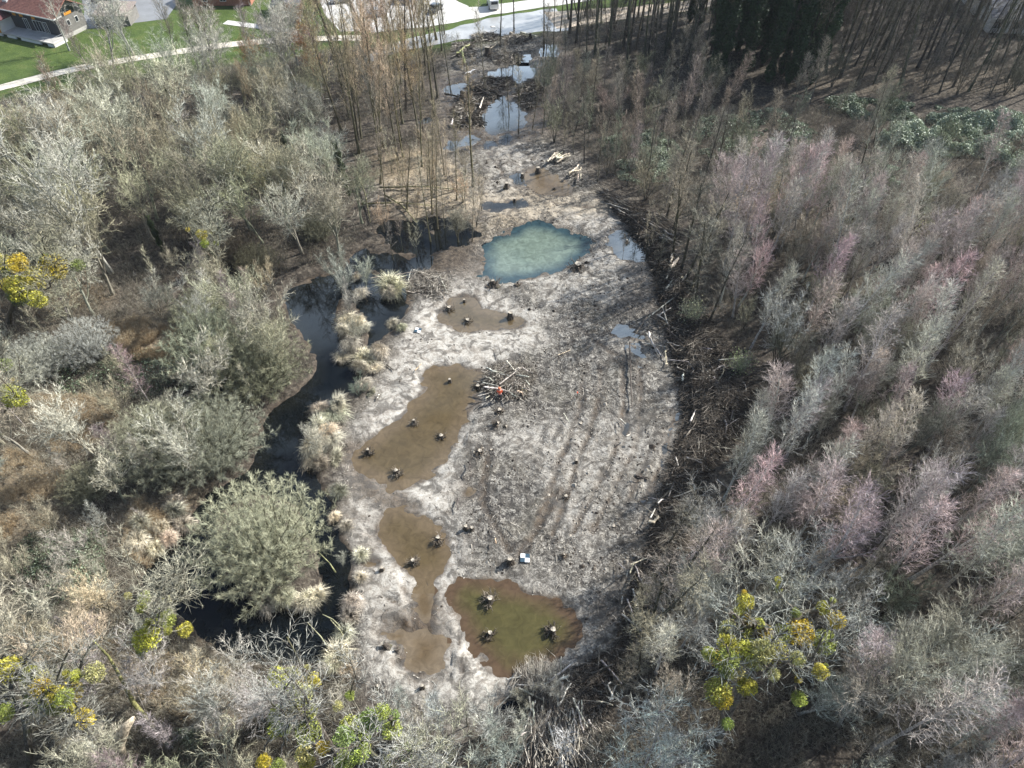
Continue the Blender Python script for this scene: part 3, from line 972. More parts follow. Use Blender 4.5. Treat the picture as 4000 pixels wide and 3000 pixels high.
# zones of tree feet (2212 px view)
ZONE_LEFT = Zz([(-60, 345), (120, 320), (220, 262), (330, 215), (450, 178), (620, 135), (720, 150), (700, 300), (760, 400), (800, 480), (740, 560), (600, 600), (480, 590), (300, 640), (0, 640), (-60, 640)])
ZONE_LOW = Zz([(-60, 640), (300, 640), (480, 590), (600, 640), (680, 790), (560, 880), (540, 1000), (400, 1100), (300, 1230), (420, 1400), (560, 1450), (740, 1430), (780, 1520), (900, 1570), (1080, 1659), (1060, 1860), (-60, 1860)])
ZONE_BIRCH = Zz([(1520, 470), (1640, 430), (2270, 400), (2270, 1860), (1200, 1860), (1280, 1600), (1380, 1500), (1460, 1300), (1560, 1050), (1640, 940), (1640, 800), (1510, 640), (1530, 560)])
ZONE_THIN = Zz([(1250, 310), (1190, 250), (1240, 180), (1400, 190), (1700, 220), (2270, 260), (2270, 420), (1640, 430), (1520, 470), (1430, 460), (1330, 390)])
ZONE_POLE = Zz([(1230, 20), (1700, -60), (2300, -60), (2300, 215), (1800, 200), (1400, 160), (1220, 130)])
ZONE_POP = Zz([(720, 120), (1000, 75), (960, 130), (940, 260), (880, 380), (800, 400), (720, 300)])
NO_CLR = (CLEAR, 2.0)
NO_CH = (CHAN, .8)

# ------------------------------------------------------------------ hand-placed trees and shrubs
rnd = random.Random(5)
TAKEN = []


def P_(u, v): return at(u * K2, v * K2)[:2]


OLIVE, GREYG, PALEG, TAN, PINK, RUST, DARKB = (.40, .38, .26), (.36, .35, .265), (.50, .485, .41), (.52, .43, .30), (.42, .345, .325), (.46, .27, .14), (.13, .11, .085)
# sallow domes beside the channel: u, v of the foot, width scale, height scale, prototype, tint, label
DOMES = [(590, 1215, 1.15, 1.3, 2, (.40, .385, .29), 'great grey-green sallow dome standing alone on the island in the dark channel'),
         (470, 985, 1.1, 1.15, 1, GREYG, 'rounded olive sallow bulging over the channel bend above the island'),
         (370, 1000, 1.0, 1.0, 2, OLIVE, 'grey-olive sallow dome beside the reed bay, set back from the channel bend'),
         (560, 830, 1.1, 1.05, 2, (.28, .27, .18), 'broad sallow overhanging the dark channel where it bends between straw and water'),
         (480, 800, 1.05, 1.1, 0, GREYG, 'grey sallow dome rising behind the one that overhangs the channel bend'),
         (455, 690, .8, .7, 1, OLIVE, 'low olive sallow at the edge of the straw opening above the channel'),
         (560, 590, .55, .6, 2, (.24, .22, .15), 'brownish sallow hanging over the channel mouth under the bare trees'),
         (520, 560, .55, .6, 0, DARKB, 'dark brown sallow thicket above the channel mouth'),
         (690, 510, .55, .62, 1, (.26, .24, .17), 'shaggy brown sallow between the channel mouth and the dark pool'),
         (100, 800, .70, .8, 1, PALEG, 'pale grey sallow crown leaning over the shaded brambles near the straw opening'),
         (200, 770, .62, .75, 0, PALEG, 'pale grey forked sallow behind the shaded bramble hollow'),
         (300, 960, .55, .5, 0, (.25, .22, .17), 'small brown sallow between the reed bay and the bramble bank'),
         (200, 1060, .55, .5, 1, (.24, .23, .16), 'low twiggy sallow on the brown slope beside the leaf litter'),
         ]
for u, v, w, h, k, c, lb in DOMES:
    x, y = P_(u, v)
    TAKEN.append(np.array((x, y)))
    place(PW[k], x, y, 'sallow_bush', 'bush', '', '', 'sallow domes along the channel', sc=(w, w, h), c_cr=jit(c, .04), c_tr=(.15, .14, .09), label=lb, parts=('stems', 'crown'))

# tall white-limbed tree and its neighbours
x, y = P_(240, 590)
TAKEN.append(np.array((x, y)))
place(PR[3], x, y, 'poplar_tree', 'tree', '', '', 'grey trees of the old wood', rz=1.0, sc=1.55, tilt=(-.05, -.10), c_tr=(.52, .50, .42), c_cr=(.40, .40, .35), label='tallest forked tree of the old wood, white trunk split in two, wide pale crown')
for u, v, sc, c, lb in ((530, 800, .55, (.5, .5, .44), 'small dead white sapling poking up through the sallow domes'), (560, 850, .5, (.48, .46, .4), 'second bleached dead sapling between two sallow domes'), (520, 740, .55, (.4, .37, .3), 'thin bleached snag at the edge of the straw opening')):
    x, y = P_(u, v)
    place(PS[3], x, y, 'dead_sapling', 'tree', '', '', None, sc=sc, c_tr=c, c_cr=c, label=lb)

# catkin bushes
for u, v, sc, c, lb in ((1985, 545, 1.2, (.50, .47, .26), 'pale yellow catkin bush, brightest one in the birch wood'), (1750, 650, .9, (.45, .44, .26), 'cream catkin bush squeezed between two slim birches'), (1490, 700, .85, (.42, .44, .25), 'pale green catkin bush at the back of the log bank'),
                        (480, 530, 1.1, (.55, .55, .34), 'cream catkin bush among the grey trees near the channel mouth'), (1590, 810, .8, (.30, .36, .16), 'green catkin bush behind the log bank bend'), (1830, 510, .8, (.40, .40, .22), 'faint yellow catkin bush deep in the birches')):
    x, y = P_(u, v)
    place(PBL[rnd.randrange(2)], x, y, 'catkin_bush', 'bush', '', '', 'catkin bushes in flower', sc=sc, c_tr=(.25, .24, .2), c_cr=(.3, .3, .24), extra=c, label=lb, parts=('stems', 'crown'))


# trees carrying mistletoe: the limbs are joined from ball to ball back to the trunk
def mistletoe_tree(base, path, balls, ox, oy, zc, r0, bark, tw, label, ball_c, seed, name='mistletoe_tree', twn=8, dz=2.0):
    rg = np.random.default_rng(seed)
    b = at(*base)
    nodes, par = [np.array((b[0], b[1], -.4))], [-1]
    for u, v, z in path:
        nodes.append(at(u, v, z))
        par.append(len(nodes) - 2)
    pts = []
    for x_, y_, r_ in balls:
        u, v = ox + x_ * .6058, oy + y_ * .6058
        z = zc + rg.uniform(-dz, dz) + (dz if v < path[-1][1] else 0)
        p = at(u, v, z)
        pts.append((p, r_ * .6058 / F_PX * dist_of(p)))
    left = list(range(len(pts)))
    conn = {}
    while left:
        best = None
        for i in left:
            for j in range(1, len(nodes)):
                d = np.linalg.norm(pts[i][0] - nodes[j])
                if best is None or d < best[0]: best = (d, i, j)
        _, i, j = best
        p = pts[i][0] - np.array((0, 0, pts[i][1] * .4))
        mid = (nodes[j] + p) / 2 + rg.normal(0, .18, 3) + np.array((0, 0, -.15))
        nodes += [mid, p]
        par += [j, len(nodes) - 2]
        left.remove(i)
    # a few bare limbs reaching beyond the balls
    for _ in range(9):
        j = rg.integers(len(path), len(nodes))
        d = nodes[j] - nodes[1]
        d = d / (np.linalg.norm(d) + 1e-6) + rg.normal(0, .35, 3) + np.array((0, 0, .5))
        d /= np.linalg.norm(d)
        a = nodes[j] + d * 1.8
        nodes += [a, a + (d + rg.normal(0, .3, 3)) * 1.8]
        par += [j, len(nodes) - 2]
    n = len(nodes)
    w = np.ones(n)
    for i in range(n - 1, 0, -1): w[par[i]] += w[i]
    rad = r0 * (w / w[1]) ** .42
    rad = np.maximum(rad, .03)
    A = np.array([nodes[par[i]] for i in range(1, n)])
    B = np.array(nodes[1:])
    Mi = (A + B) / 2 + rg.normal(0, .05, A.shape)
    PP_ = np.stack([A, Mi, B], 1)
    ra = np.array([min(rad[par[i]], rad[i] * 1.35) for i in range(1, n)])
    RR = np.stack([ra, (ra + rad[1:]) / 2, rad[1:]], 1)
    o = empty(name, (b[0], b[1], 0))
    org = np.array((b[0], b[1], 0))
    tr, cr = MB(), MB()
    tr.tubes(PP_ - org, RR, 7)
    B1, r1 = grow(PP_[-18:] - org, RR[-18:], 5, .1, 1, .8, 2.0, 5, rg, .08, .2, .45, .3, .2, .022)
    tr.tubes(B1, r1, 4)
    B2, r2 = grow(B1, r1, 6, .15, 1, .7, 1.2, 3, rg, .06, .2, .5, .4, .3, .012)
    cr.tubes(B2, r2, 3)
    twigs(cr, B2, r2, 3, .6, .0105, rg, .6, .05)
    B3, r3 = grow(PP_[len(path):-18] - org, RR[len(path):-18], 2, .2, 1, .9, 1.5, 4, rg, .1, .2, .3, .3, .2, .014)
    cr.tubes(B3, r3, 3)
    link('trunk', tr.mesh('mistletoe_tree_trunk', M_BARK), o, bark)
    link('crown', cr.mesh('mistletoe_tree_crown', M_TWIG), o, tw)
    for k, (p, r) in enumerate(pts):
        c = link('mistletoe', BALLS[k % 3], o, jit(ball_c[k % len(ball_c)], .12))
        c.location = tuple(p - org)
        c.scale = (r * 1.2,) * 3
        c.rotation_euler = (rg.uniform(0, 6), rg.uniform(0, 6), rg.uniform(0, 6))
    tag(o, label, 'tree', 'trees hung with mistletoe')
    TAKEN.append(np.array((b[0], b[1])))
    return o


YG = [(.40, .37, .05), (.30, .32, .055), (.50, .39, .035), (.24, .28, .055), (.46, .44, .16)]
mistletoe_tree((2800, 2905), [(2835, 2800, 4.5), (2878, 2715, 8.0)],
               [(418, 580, 45), (370, 650, 30), (415, 690, 28), (410, 745, 40), (310, 760, 50), (300, 850, 50), (180, 910, 35), (220, 940, 35), (290, 960, 60), (380, 820, 30), (410, 890, 50), (500, 715, 30), (540, 770, 35), (440, 850, 35), (520, 900, 60),
                (610, 890, 60), (660, 780, 45), (770, 780, 65), (740, 650, 25), (728, 715, 17), (918, 620, 33), (980, 570, 15), (1005, 695, 40), (925, 840, 55), (755, 945, 38), (900, 1030, 38), (935, 990, 12), (755, 1080, 18), (760, 1205, 37), (600, 1050, 30),
                (425, 1120, 48), (240, 1150, 65), (270, 1200, 50), (300, 1040, 30), (480, 960, 50), (630, 440, 20), (630, 495, 20), (408, 515, 13), (300, 1365, 30), (350, 1020, 45), (560, 850, 40)],
               2660, 2000, 13.5, .38, (.17, .145, .115), (.40, .40, .34), 'dark-limbed tree loaded with dozens of yellow mistletoe balls, white curling twigs above', YG, 101)
mistletoe_tree((110, 3000), [(110, 2900, 5), (95, 2790, 8)],
               [(60, 1010, 55), (205, 1050, 40), (255, 1130, 40), (260, 1200, 55), (270, 1070, 35), (430, 1050, 22), (490, 1055, 27), (445, 1170, 50), (410, 1200, 40), (460, 1105, 30), (440, 1275, 35), (355, 1260, 35), (550, 1330, 42), (15, 1300, 40), (610, 1035, 45), (350, 1170, 40)],
               0, 2000, 12, .26, (.09, .08, .065), (.34, .33, .27), 'dark spreading tree with bright yellow mistletoe in the corner below the bramble thicket', YG, 102)
mistletoe_tree((1330, 2960), [(1270, 2880, 5), (1215, 2790, 8)],
               [(1790, 1060, 50), (1870, 1060, 45), (1925, 1100, 35), (1850, 1150, 35), (1945, 1180, 55), (1920, 1230, 50), (1790, 1310, 45), (1850, 1290, 25), (1830, 1390, 35), (1980, 1005, 18), (2015, 1090, 40), (2000, 1280, 35), (2080, 1520, 35), (1980, 1420, 60), (1960, 1560, 45), (1980, 1620, 40), (1775, 1400, 40), (1700, 1610, 35), (1790, 1640, 35), (2180, 1250, 25)],
               0, 2000, 10.5, .22, (.12, .10, .08), (.38, .37, .32), 'tree strung with yellow mistletoe at the end of the black backwater', YG, 103)
mistletoe_tree((600, 2610), [(560, 2570, 3.5), (520, 2490, 6)],
               [(940, 810, 60), (960, 720, 25), (1060, 690, 50), (1000, 720, 25), (1190, 760, 35), (910, 620, 25), (930, 550, 30), (825, 540, 18), (1075, 565, 20), (1080, 770, 20), (915, 880, 30)],
               0, 2000, 9, .17, (.17, .15, .11), (.38, .37, .29), 'smaller tree with olive mistletoe balls beside the black backwater', YG[:2] + YG[3:], 104)
mistletoe_tree((30, 1260), [(40, 1220, 4), (60, 1170, 7)],
               [(215, 150, 50), (90, 80, 20), (50, 110, 25), (130, 210, 60), (60, 190, 35), (110, 260, 40), (240, 280, 40), (340, 80, 60), (500, 60, 30), (20, 50, 40), (120, 40, 40), (300, 20, 30)],
               0, 1000, 12, .22, (.10, .09, .07), (.35, .34, .24), 'green and yellow mistletoe tree at the frame edge of the old wood', [YG[0], YG[2], (.14, .18, .04)], 105)
mistletoe_tree((30, 1640), [(20, 1610, 3), (30, 1580, 5)], [(100, 910, 50), (30, 920, 20), (90, 800, 15), (30, 700, 30), (50, 860, 28)], 0, 1000, 7, .14, (.12, .1, .08), (.33, .32, .24), 'low tree with one fat yellow mistletoe clump beside the shaded brambles', YG, 106)
mistletoe_tree((1440, 3010), [(1430, 2980, 4), (1440, 2930, 7)],
               [(60, 1180, 25), (180, 1350, 60), (60, 1380, 50), (270, 1290, 40), (350, 1310, 25), (330, 1400, 50), (120, 1450, 60), (20, 1450, 50), (150, 1500, 40), (120, 1560, 50), (400, 1560, 50), (330, 1620, 40), (30, 1600, 50)],
               1330, 2000, 9.5, .18, (.15, .13, .1), (.42, .41, .36), 'whitish scrub tree with green-yellow mistletoe at the near bank of the mud', [(.32, .37, .08), (.24, .32, .08), (.40, .42, .09)], 107)
mistletoe_tree((790, 1130), [(780, 1050, 4), (775, 970, 7)], [(1300, 1510, 28), (1320, 1570, 22), (1210, 1480, 12), (1390, 1570, 14), (1350, 1500, 12)], 0, 0, 9, .13, (.13, .12, .08), (.40, .40, .32), 'slim tree with a string of small mistletoe balls near the pale catkin bush', YG, 108)

# sedge tussocks and shrubs along the channel bank
TUF = [(700, 890, 1.3, 0), (690, 930, 1.5, 1), (685, 975, 1.6, 1), (700, 1010, 1.3, 0), (720, 900, 1.5, 2), (740, 880, 1.3, 1), (720, 960, 1.3, 0), (730, 1070, 1.2, 1), (725, 1120, .9, 2), (748, 1140, .8, 0), (752, 700, 1.4, 0), (775, 705, 1.3, 1), (790, 715, 1.0, 2), (760, 760, 1.4, 1),
       (790, 780, 1.5, 0), (815, 775, 1.3, 1), (740, 775, 1.2, 2), (780, 800, 1.2, 0), (812, 800, 1.0, 2), (850, 625, 1.9, 1), (845, 640, 1.6, 0), (790, 840, .9, 1), (805, 850, .8, 2), (760, 1330, .9, 0), (745, 1380, 1.1, 1), (735, 1420, 1.2, 0), (750, 1450, 1.1, 2), (760, 1310, .9, 1), (720, 1440, 1.0, 1),
       (620, 1305, 1.2, 1), (650, 1310, 1.3, 0), (670, 1300, 1.0, 2), (590, 1310, 1.0, 1), (690, 1290, .9, 0), (560, 1295, .8, 2), (850, 700, .9, 2), (870, 715, .8, 0), (390, 1110, 1.4, 1), (400, 1140, 1.3, 0), (370, 1170, 1.3, 1), (350, 1150, 1.3, 0), (340, 1190, 1.2, 2), (380, 1090, 1.2, 0), (310, 1140, 1.4, 1), (300, 1180, 1.2, 0),
       (780, 1250, .7, 1), (778, 1200, .7, 0), (770, 600, 1.0, 2), (780, 640, 1.0, 1), (730, 990, 1.0, 2), (712, 945, 1.3, 0), (680, 1000, 1.1, 1), (745, 720, 1.2, 0), (1410, 270, .01, 0)][:-1]
bank = ('on the mud bank of the channel', 'on the narrow strip between the two channel arms', 'at the foot of the island sallow', 'round the dry reed bay')
for i, (u, v, s, k) in enumerate(TUF):
    x, y = P_(u, v)
    u2, v2 = u, v
    where = bank[2] if 540 < u < 700 and v > 1280 else bank[3] if u < 420 else bank[1] if 735 <= u <= 830 and 590 < v < 810 else bank[0]
    o = place(PTU[k], x, y, 'sedge_tussock', 'sedge tussock', '', '', 'sedge tussocks ' + where, sc=(s * rnd.uniform(.65, 1.25), s * rnd.uniform(.65, 1.25), s * rnd.uniform(.7, 1.15)), tilt=(rnd.gauss(0, .18), rnd.gauss(0, .18)), c_cr=jit((.57, .52, .41), .14), z=max(float(zgv(x, y)), WL) - .05, label='x')
    o['where'] = where
from collections import defaultdict
dd = defaultdict(list)
for o in COL.objects:
    if o.get('where'): dd[o['where']].append(o)
for wh, v in dd.items():
    for k, o in enumerate(sorted(v, key=lambda t: -t.location.y)):
        o['label'] = f"straw-coloured sedge tussock {wh}, {ORD[k] if k < 20 else 'late'}{'' if k < 20 else ' ' + ORD[k - 20]} towards the camera"
        del o['where']

# tall grey shrubs on the channel strip and by the mud
for i, (u, v, s, c, lb) in enumerate(((745, 640, .8, (.36, .38, .34), 'grey-green shrub on the strip between the channel arms, its highest'), (760, 680, .7, (.40, .38, .32), 'pale shrub on the channel strip right behind the tussocks'), (770, 745, .6, (.38, .37, .3), 'lean pale shrub at the near tip of the channel strip'),
                                      (690, 960, .55, (.46, .44, .36), 'whitish twiggy bush drooping into the channel beside the mud bank'), (695, 1000, .5, (.46, .44, .36), 'second whitish bush drooping into the channel below the first'), (775, 855, .45, (.26, .3, .24), 'small green-grey bush where the mud meets the narrow channel'),
                                      (790, 620, .7, (.34, .36, .3), 'grey shrub leaning over the upper channel arm'), (735, 610, .8, (.34, .35, .28), 'tangled grey shrub above the channel mouth'), (740, 1220, .3, (.4, .4, .32), 'tiny bare bush in the water beside the mud bank'),
                                      (1172, 1480, .55, (.46, .42, .34), 'bare straw-coloured shrub in front of the olive pond'), (1195, 1500, .5, (.46, .43, .36), 'second bare shrub in front of the olive pond, by the white log'), (1130, 1510, .4, (.40, .38, .3), 'small bare bush at the near tip of the olive pond'))):
    x, y = P_(u, v)
    place(PS[4 if i % 2 else 2], x, y, 'bank_shrub', 'bush', '', '', 'bare shrubs along the water', sc=s, c_tr=c, c_cr=c, label=lb, z=max(float(zgv(x, y)), WL) - .05, parts=('stems', 'crown'))

# leaning dark snag and slim alders behind the bramble gap
x, y = at(3040, 760)[:2]
place(PT[2], x, y, 'leaning_tree', 'tree', '', '', None, sc=.55, tilt=(0, .10), c_tr=(.15, .13, .12), c_cr=(.15, .13, .11), label='tall straight snag leaning over the straw hollow in the birches')

# ------------------------------------------------------------------ woods
MT0 = at(2835, 2800)[:2]
def forest(P, spacing, seed, chooser, avoid=(), own=None):
    pts = scatter(P, spacing, seed, avoid=avoid, taken=TAKEN if own is None else own)
    n = 0
    for x, y in pts:
        if math.hypot(x - MT0[0], y - MT0[1]) < 4.6 or (abs(x - MT0[0]) < 4.5 and y < MT0[1] + 1): continue
        a = chooser(float(x), float(y))
        if a is None: continue
        pr, name, cat, adj, kind, group, sc, ct, cc, h, ex = a
        if not in_view(x, y, h * (sc if not hasattr(sc, '__len__') else sc[2])): continue
        place(pr, float(x), float(y), name, cat, adj, kind, group, sc=sc, c_tr=jit(ct), c_cr=jit(cc), extra=ex, tilt=(rnd.gauss(0, .07), rnd.gauss(0, .07)), parts=('stems' if cat == 'bush' else 'trunk', 'crown'))
        n += 1
    return n


OPEN = [STRAW[2][0], STRAW[3][0], STRAW[4][0], STRAW[5][0]]
SHADE = Zz([(130, 630), (420, 590), (440, 690), (230, 700)])
BRAM = [Zz([(60, 740), (440, 760), (430, 850), (180, 890), (60, 860)]), Zz([(0, 1150), (230, 1120), (240, 1340), (0, 1400)])]


def adj_size(s, lo=.85, hi=1.1): return 'small' if s < lo else 'tall' if s > hi else 'middling'


def ch_left(x, y):
    s = rnd.uniform(.7, 1.15)
    t = rnd.random()
    if y > 118 and x < -20:
        if t < .55:
            s *= .95
            return (rnd.choice(PR), 'bare_tree', 'tree', adj_size(s, .8, 1.0) + ' whitish-twigged', 'grey tree', 'grey trees of the old wood', s, (.42, .42, .38), PALEG, 11, None)
        if t < .72: return (rnd.choice(PB), 'birch_tree', 'tree', adj_size(s, .8, 1.0) + ' mauve-twigged', 'birch', 'birches by the meadow path', s * .95, (.50, .48, .45), (.33, .26, .25), 13, None)
        if t < .82: return (rnd.choice(PR), 'bare_tree', 'tree', 'russet-twigged', 'willow tree', 'russet willows of the old wood', s * .75, (.3, .25, .18), RUST, 11, None)
        return (rnd.choice(PS), 'thicket_bush', 'bush', 'greyish', 'bush', 'bushes under the old wood', s * .8, (.28, .27, .22), (.33, .31, .26), 8, None)
    if t < .66:
        c, a = rnd.choice(((OLIVE, 'olive-grey'), (GREYG, 'greenish grey'), (PALEG, 'pale grey'), ((.33, .30, .21), 'straw-grey')))
        return (rnd.choice(PR), 'bare_tree', 'tree', adj_size(s) + ' ' + a, 'wide-crowned tree', 'grey trees of the old wood', s, (.33, .32, .24), c, 11, None)
    if t < .76: return (rnd.choice(PP), 'poplar_tree', 'tree', 'tan-twigged', 'poplar', 'poplars of the old wood', s * .62, (.20, .18, .12), (.36, .30, .21), 22, None)
    if t < .80:
        return (rnd.choice(PI), 'ivied_tree', 'tree', 'ivy-wrapped', 'tree', 'ivied trees of the old wood', s * .42, (.10, .09, .07), (.25, .24, .18), 23, (.035, .055, .018))
    return (rnd.choice(PS), 'thicket_bush', 'bush', 'brownish', 'bush', 'bushes under the old wood', s * .75, (.22, .20, .15), (.37, .335, .25), 8, None)


def ch_low(x, y):
    d_ = float(sdf(CHAN, [x], [y])[0])
    if d_ < 8 and y < 37:
        s_ = min(.85, (.6 * d_ + 2.0) / 8)
        return (rnd.choice(PS), 'thicket_bush', 'bush', rnd.choice(('whitish', 'mauve')), 'bush', 'low bushes on the backwater bank', s_, (.38, .36, .30), rnd.choice(((.42, .40, .34), (.38, .33, .31))), 8, None)
    for p in OPEN:
        if inside(p, [x], [y])[0]: return None
    s = rnd.uniform(.55, .95)
    t = rnd.random()
    brm = any(inside(p, [x], [y])[0] for p in BRAM) or inside(SHADE, [x], [y])[0]
    if brm:
        if t < .75: return None
    if t < .38:
        c, a = rnd.choice(((OLIVE, 'olive-grey'), (PALEG, 'whitish grey'), ((.42, .39, .30), 'pale buff')))
        return (rnd.choice(PR), 'bare_tree', 'tree', adj_size(s, .7, .85) + ' ' + a, 'scrub tree', 'grey scrub trees below the old wood', s, (.36, .34, .26), c, 11, None)
    if t < .5: return (rnd.choice(PB), 'birch_tree', 'tree', 'mauve-twigged', 'birch', 'young birches by the backwater', s * .8, (.40, .37, .33), (.32, .26, .25), 13, None)
    return (rnd.choice(PS), 'thicket_bush', 'bush', rnd.choice(('buff', 'brownish', 'pale')), 'bush', 'bushes below the old wood', s, (.30, .27, .20), rnd.choice(((.40, .36, .25), (.34, .31, .22), (.46, .43, .35))), 8, None)


FRONT = Zz([(1640, 330), (2270, 350), (2270, 520), (1980, 500), (1700, 470)])


def ch_birch(x, y):
    if inside(FRONT, [x], [y])[0] and rnd.random() < .7: return None
    s = rnd.uniform(.78, 1.2)
    t = rnd.random()
    near = y < 34
    if t < (.40 if near else .52):
        k = rnd.random()
        c, a = ((.52, .42, .395), 'pinkish') if k < .40 else ((.50, .435, .41), 'mauve-grey') if k < .6 else ((.50, .475, .42), 'silvery')
        return (rnd.choice(PB), 'birch_tree', 'tree', adj_size(s) + ' ' + a, 'birch', 'birches of the birch wood', s, (.62, .59, .54), c, 13, None)
    if near and t < .68: return (rnd.choice(PR), 'bare_tree', 'tree', 'whitish curling', 'oak scrub', 'whitish scrub trees at the near edge', s * .75, (.46, .45, .40), (.42, .42, .37), 11, None)
    if t < .74:
        c, a = rnd.choice((((.37, .37, .29), 'greenish grey'), ((.47, .46, .40), 'silver-grey'), ((.42, .37, .31), 'brownish grey')))
        return (rnd.choice(PR), 'bare_tree', 'tree', a, 'alder', 'alders in the birch wood', (s * .62, s * .62, s * rnd.uniform(.7, 1.0)), rnd.choice(((.30, .29, .25), (.14, .13, .10))), c, 11, None)
    return (rnd.choice(PS), 'sapling', 'tree', rnd.choice(('thin dark', 'slight brown', 'dusky')), 'sapling', 'dark saplings in the birch wood', s, (.09, .08, .065), rnd.choice(((.24, .215, .17), (.29, .255, .215), (.23, .235, .18))), 8, None)


def ch_thin(x, y):
    s = rnd.uniform(.7, 1.1)
    t = rnd.random()
    dens_bramble = x > 36 and rnd.random() < .8
    if dens_bramble: return None
    if t < .55: return (rnd.choice(PS), 'sapling', 'tree', rnd.choice(('thin dark', 'slight brown', 'grey-green')), 'sapling', 'saplings by the bramble bank', s, (.13, .115, .09), rnd.choice(((.27, .245, .19), (.29, .24, .20), (.24, .25, .18))), 8, None)
    if t < .75: return (rnd.choice(PB), 'birch_tree', 'tree', adj_size(s) + ' buff-twigged', 'birch', 'thin birches by the bramble bank', s * .8, (.22, .20, .17), (.32, .28, .23), 13, None)
    if t < .85: return (rnd.choice(PT), 'poplar_pole', 'tree', 'slender dark', 'pole tree', 'slender poles by the bramble bank', s * .6, (.10, .09, .075), (.26, .24, .19), 24, None)
    return (rnd.choice(PR), 'bare_tree', 'tree', 'greyish', 'scrub tree', 'grey scrub by the bramble bank', s * .55, (.2, .19, .15), (.28, .27, .21), 11, None)


def ch_pole(x, y):
    s = rnd.uniform(.8, 1.12)
    if at(2900, 300)[0] - 6 < x < at(3180, 300)[0] + 1 and 122 < y < 160 and rnd.random() < .62:
        return (rnd.choice(PI), 'ivied_poplar', 'tree', 'dark ivy-clad', 'poplar', 'ivy-clad poplars of the plantation', s, (.07, .06, .05), (.2, .18, .14), 23, (.028, .055, .020))
    if rnd.random() < .36: return (rnd.choice(PS), 'plantation_sapling', 'tree', 'dark twiggy', 'sapling', 'saplings under the plantation', s, (.08, .075, .06), (.15, .14, .115), 8, None)
    ct, a = rnd.choice((((.085, .08, .07), 'blackish'), ((.13, .115, .09), 'brown-barked'), ((.11, .115, .085), 'mossy')))
    return (rnd.choice(PT), 'plantation_poplar', 'tree', adj_size(s, .9, 1.05) + ' ' + a, 'poplar', 'straight poplars of the plantation', s, ct, (.20, .18, .15), 24, None)


def ch_pop(x, y):
    s = rnd.uniform(.72, 1.0)
    if rnd.random() < .62: return (rnd.choice(PP), 'poplar_tree', 'tree', adj_size(s, .8, .92) + ' tan-plumed', 'poplar', 'tan poplars between meadow and mud', s, (.17, .15, .10), TAN, 22, None)
    return (rnd.choice(PT), 'poplar_pole', 'tree', 'bare slender', 'poplar', 'slender poplars between meadow and mud', s * .9, (.13, .115, .085), (.35, .29, .2), 24, None)


def ch_straw(x, y):
    t = rnd.random()
    if t < .7: return (rnd.choice(PS), 'sapling', 'tree', rnd.choice(('pale buff', 'greyish')), 'sapling', 'bare saplings on the straw-strewn strip', rnd.uniform(.6, 1.0), (.30, .27, .20), (.42, .37, .28), 8, None)
    return (rnd.choice(PT), 'poplar_pole', 'tree', 'mossy slender', 'poplar', 'slender poplars on the straw-strewn strip', rnd.uniform(.45, .75), (.17, .155, .09), (.36, .31, .22), 24, None)


cnt = {}
cnt['left'] = forest(ZONE_LEFT, 3.35, 201, ch_left, (NO_CLR, NO_CH, (GRASS[0], .5)))
cnt['low'] = forest(ZONE_LOW, 2.5, 202, ch_low, (NO_CLR, (CHAN, 1.2), (Zz([(280, 1160), (430, 1110), (450, 1200), (400, 1330), (300, 1300)]), .5)))
BK = Zz([(1380, 440), (1500, 640), (1560, 740), (1620, 840), (1600, 930), (1530, 1010), (1420, 1300), (1330, 1480), (1300, 1560), (1130, 1640), (1090, 1560), (1180, 1480), (1330, 1400), (1420, 1100), (1480, 900), (1440, 700), (1400, 560), (1330, 450)])
NP = poly([(300, 260), (480, 200), (700, 230), (760, 400), (900, 560), (960, 700), (900, 900), (700, 1000), (300, 980), (180, 840), (330, 600), (400, 450)], 1850, 2500, .525)
cnt['birch'] = forest(ZONE_BIRCH, 2.25, 203, ch_birch, (NO_CLR, (BK, 2.2), (NP, 2.0), (Zz([(1000, 1480), (1330, 1480), (1400, 1860), (960, 1860)]), 0)))
cnt['thin'] = forest(ZONE_THIN, 2.7, 204, ch_thin, (NO_CLR,))
cnt['pole'] = forest(ZONE_POLE, 2.6, 205, ch_pole, (NO_CLR,))
cnt['straw'] = forest(STRAW[1][0], 3.0, 207, ch_straw)
cnt['rim'] = forest(ZV([(1180, 120), (1240, 130), (1300, 380), (1230, 330), (1160, 290)]), 2.8, 208, ch_thin)
cnt['pop'] = forest(ZONE_POP, 3.6, 206, ch_pop, (NO_CLR,))
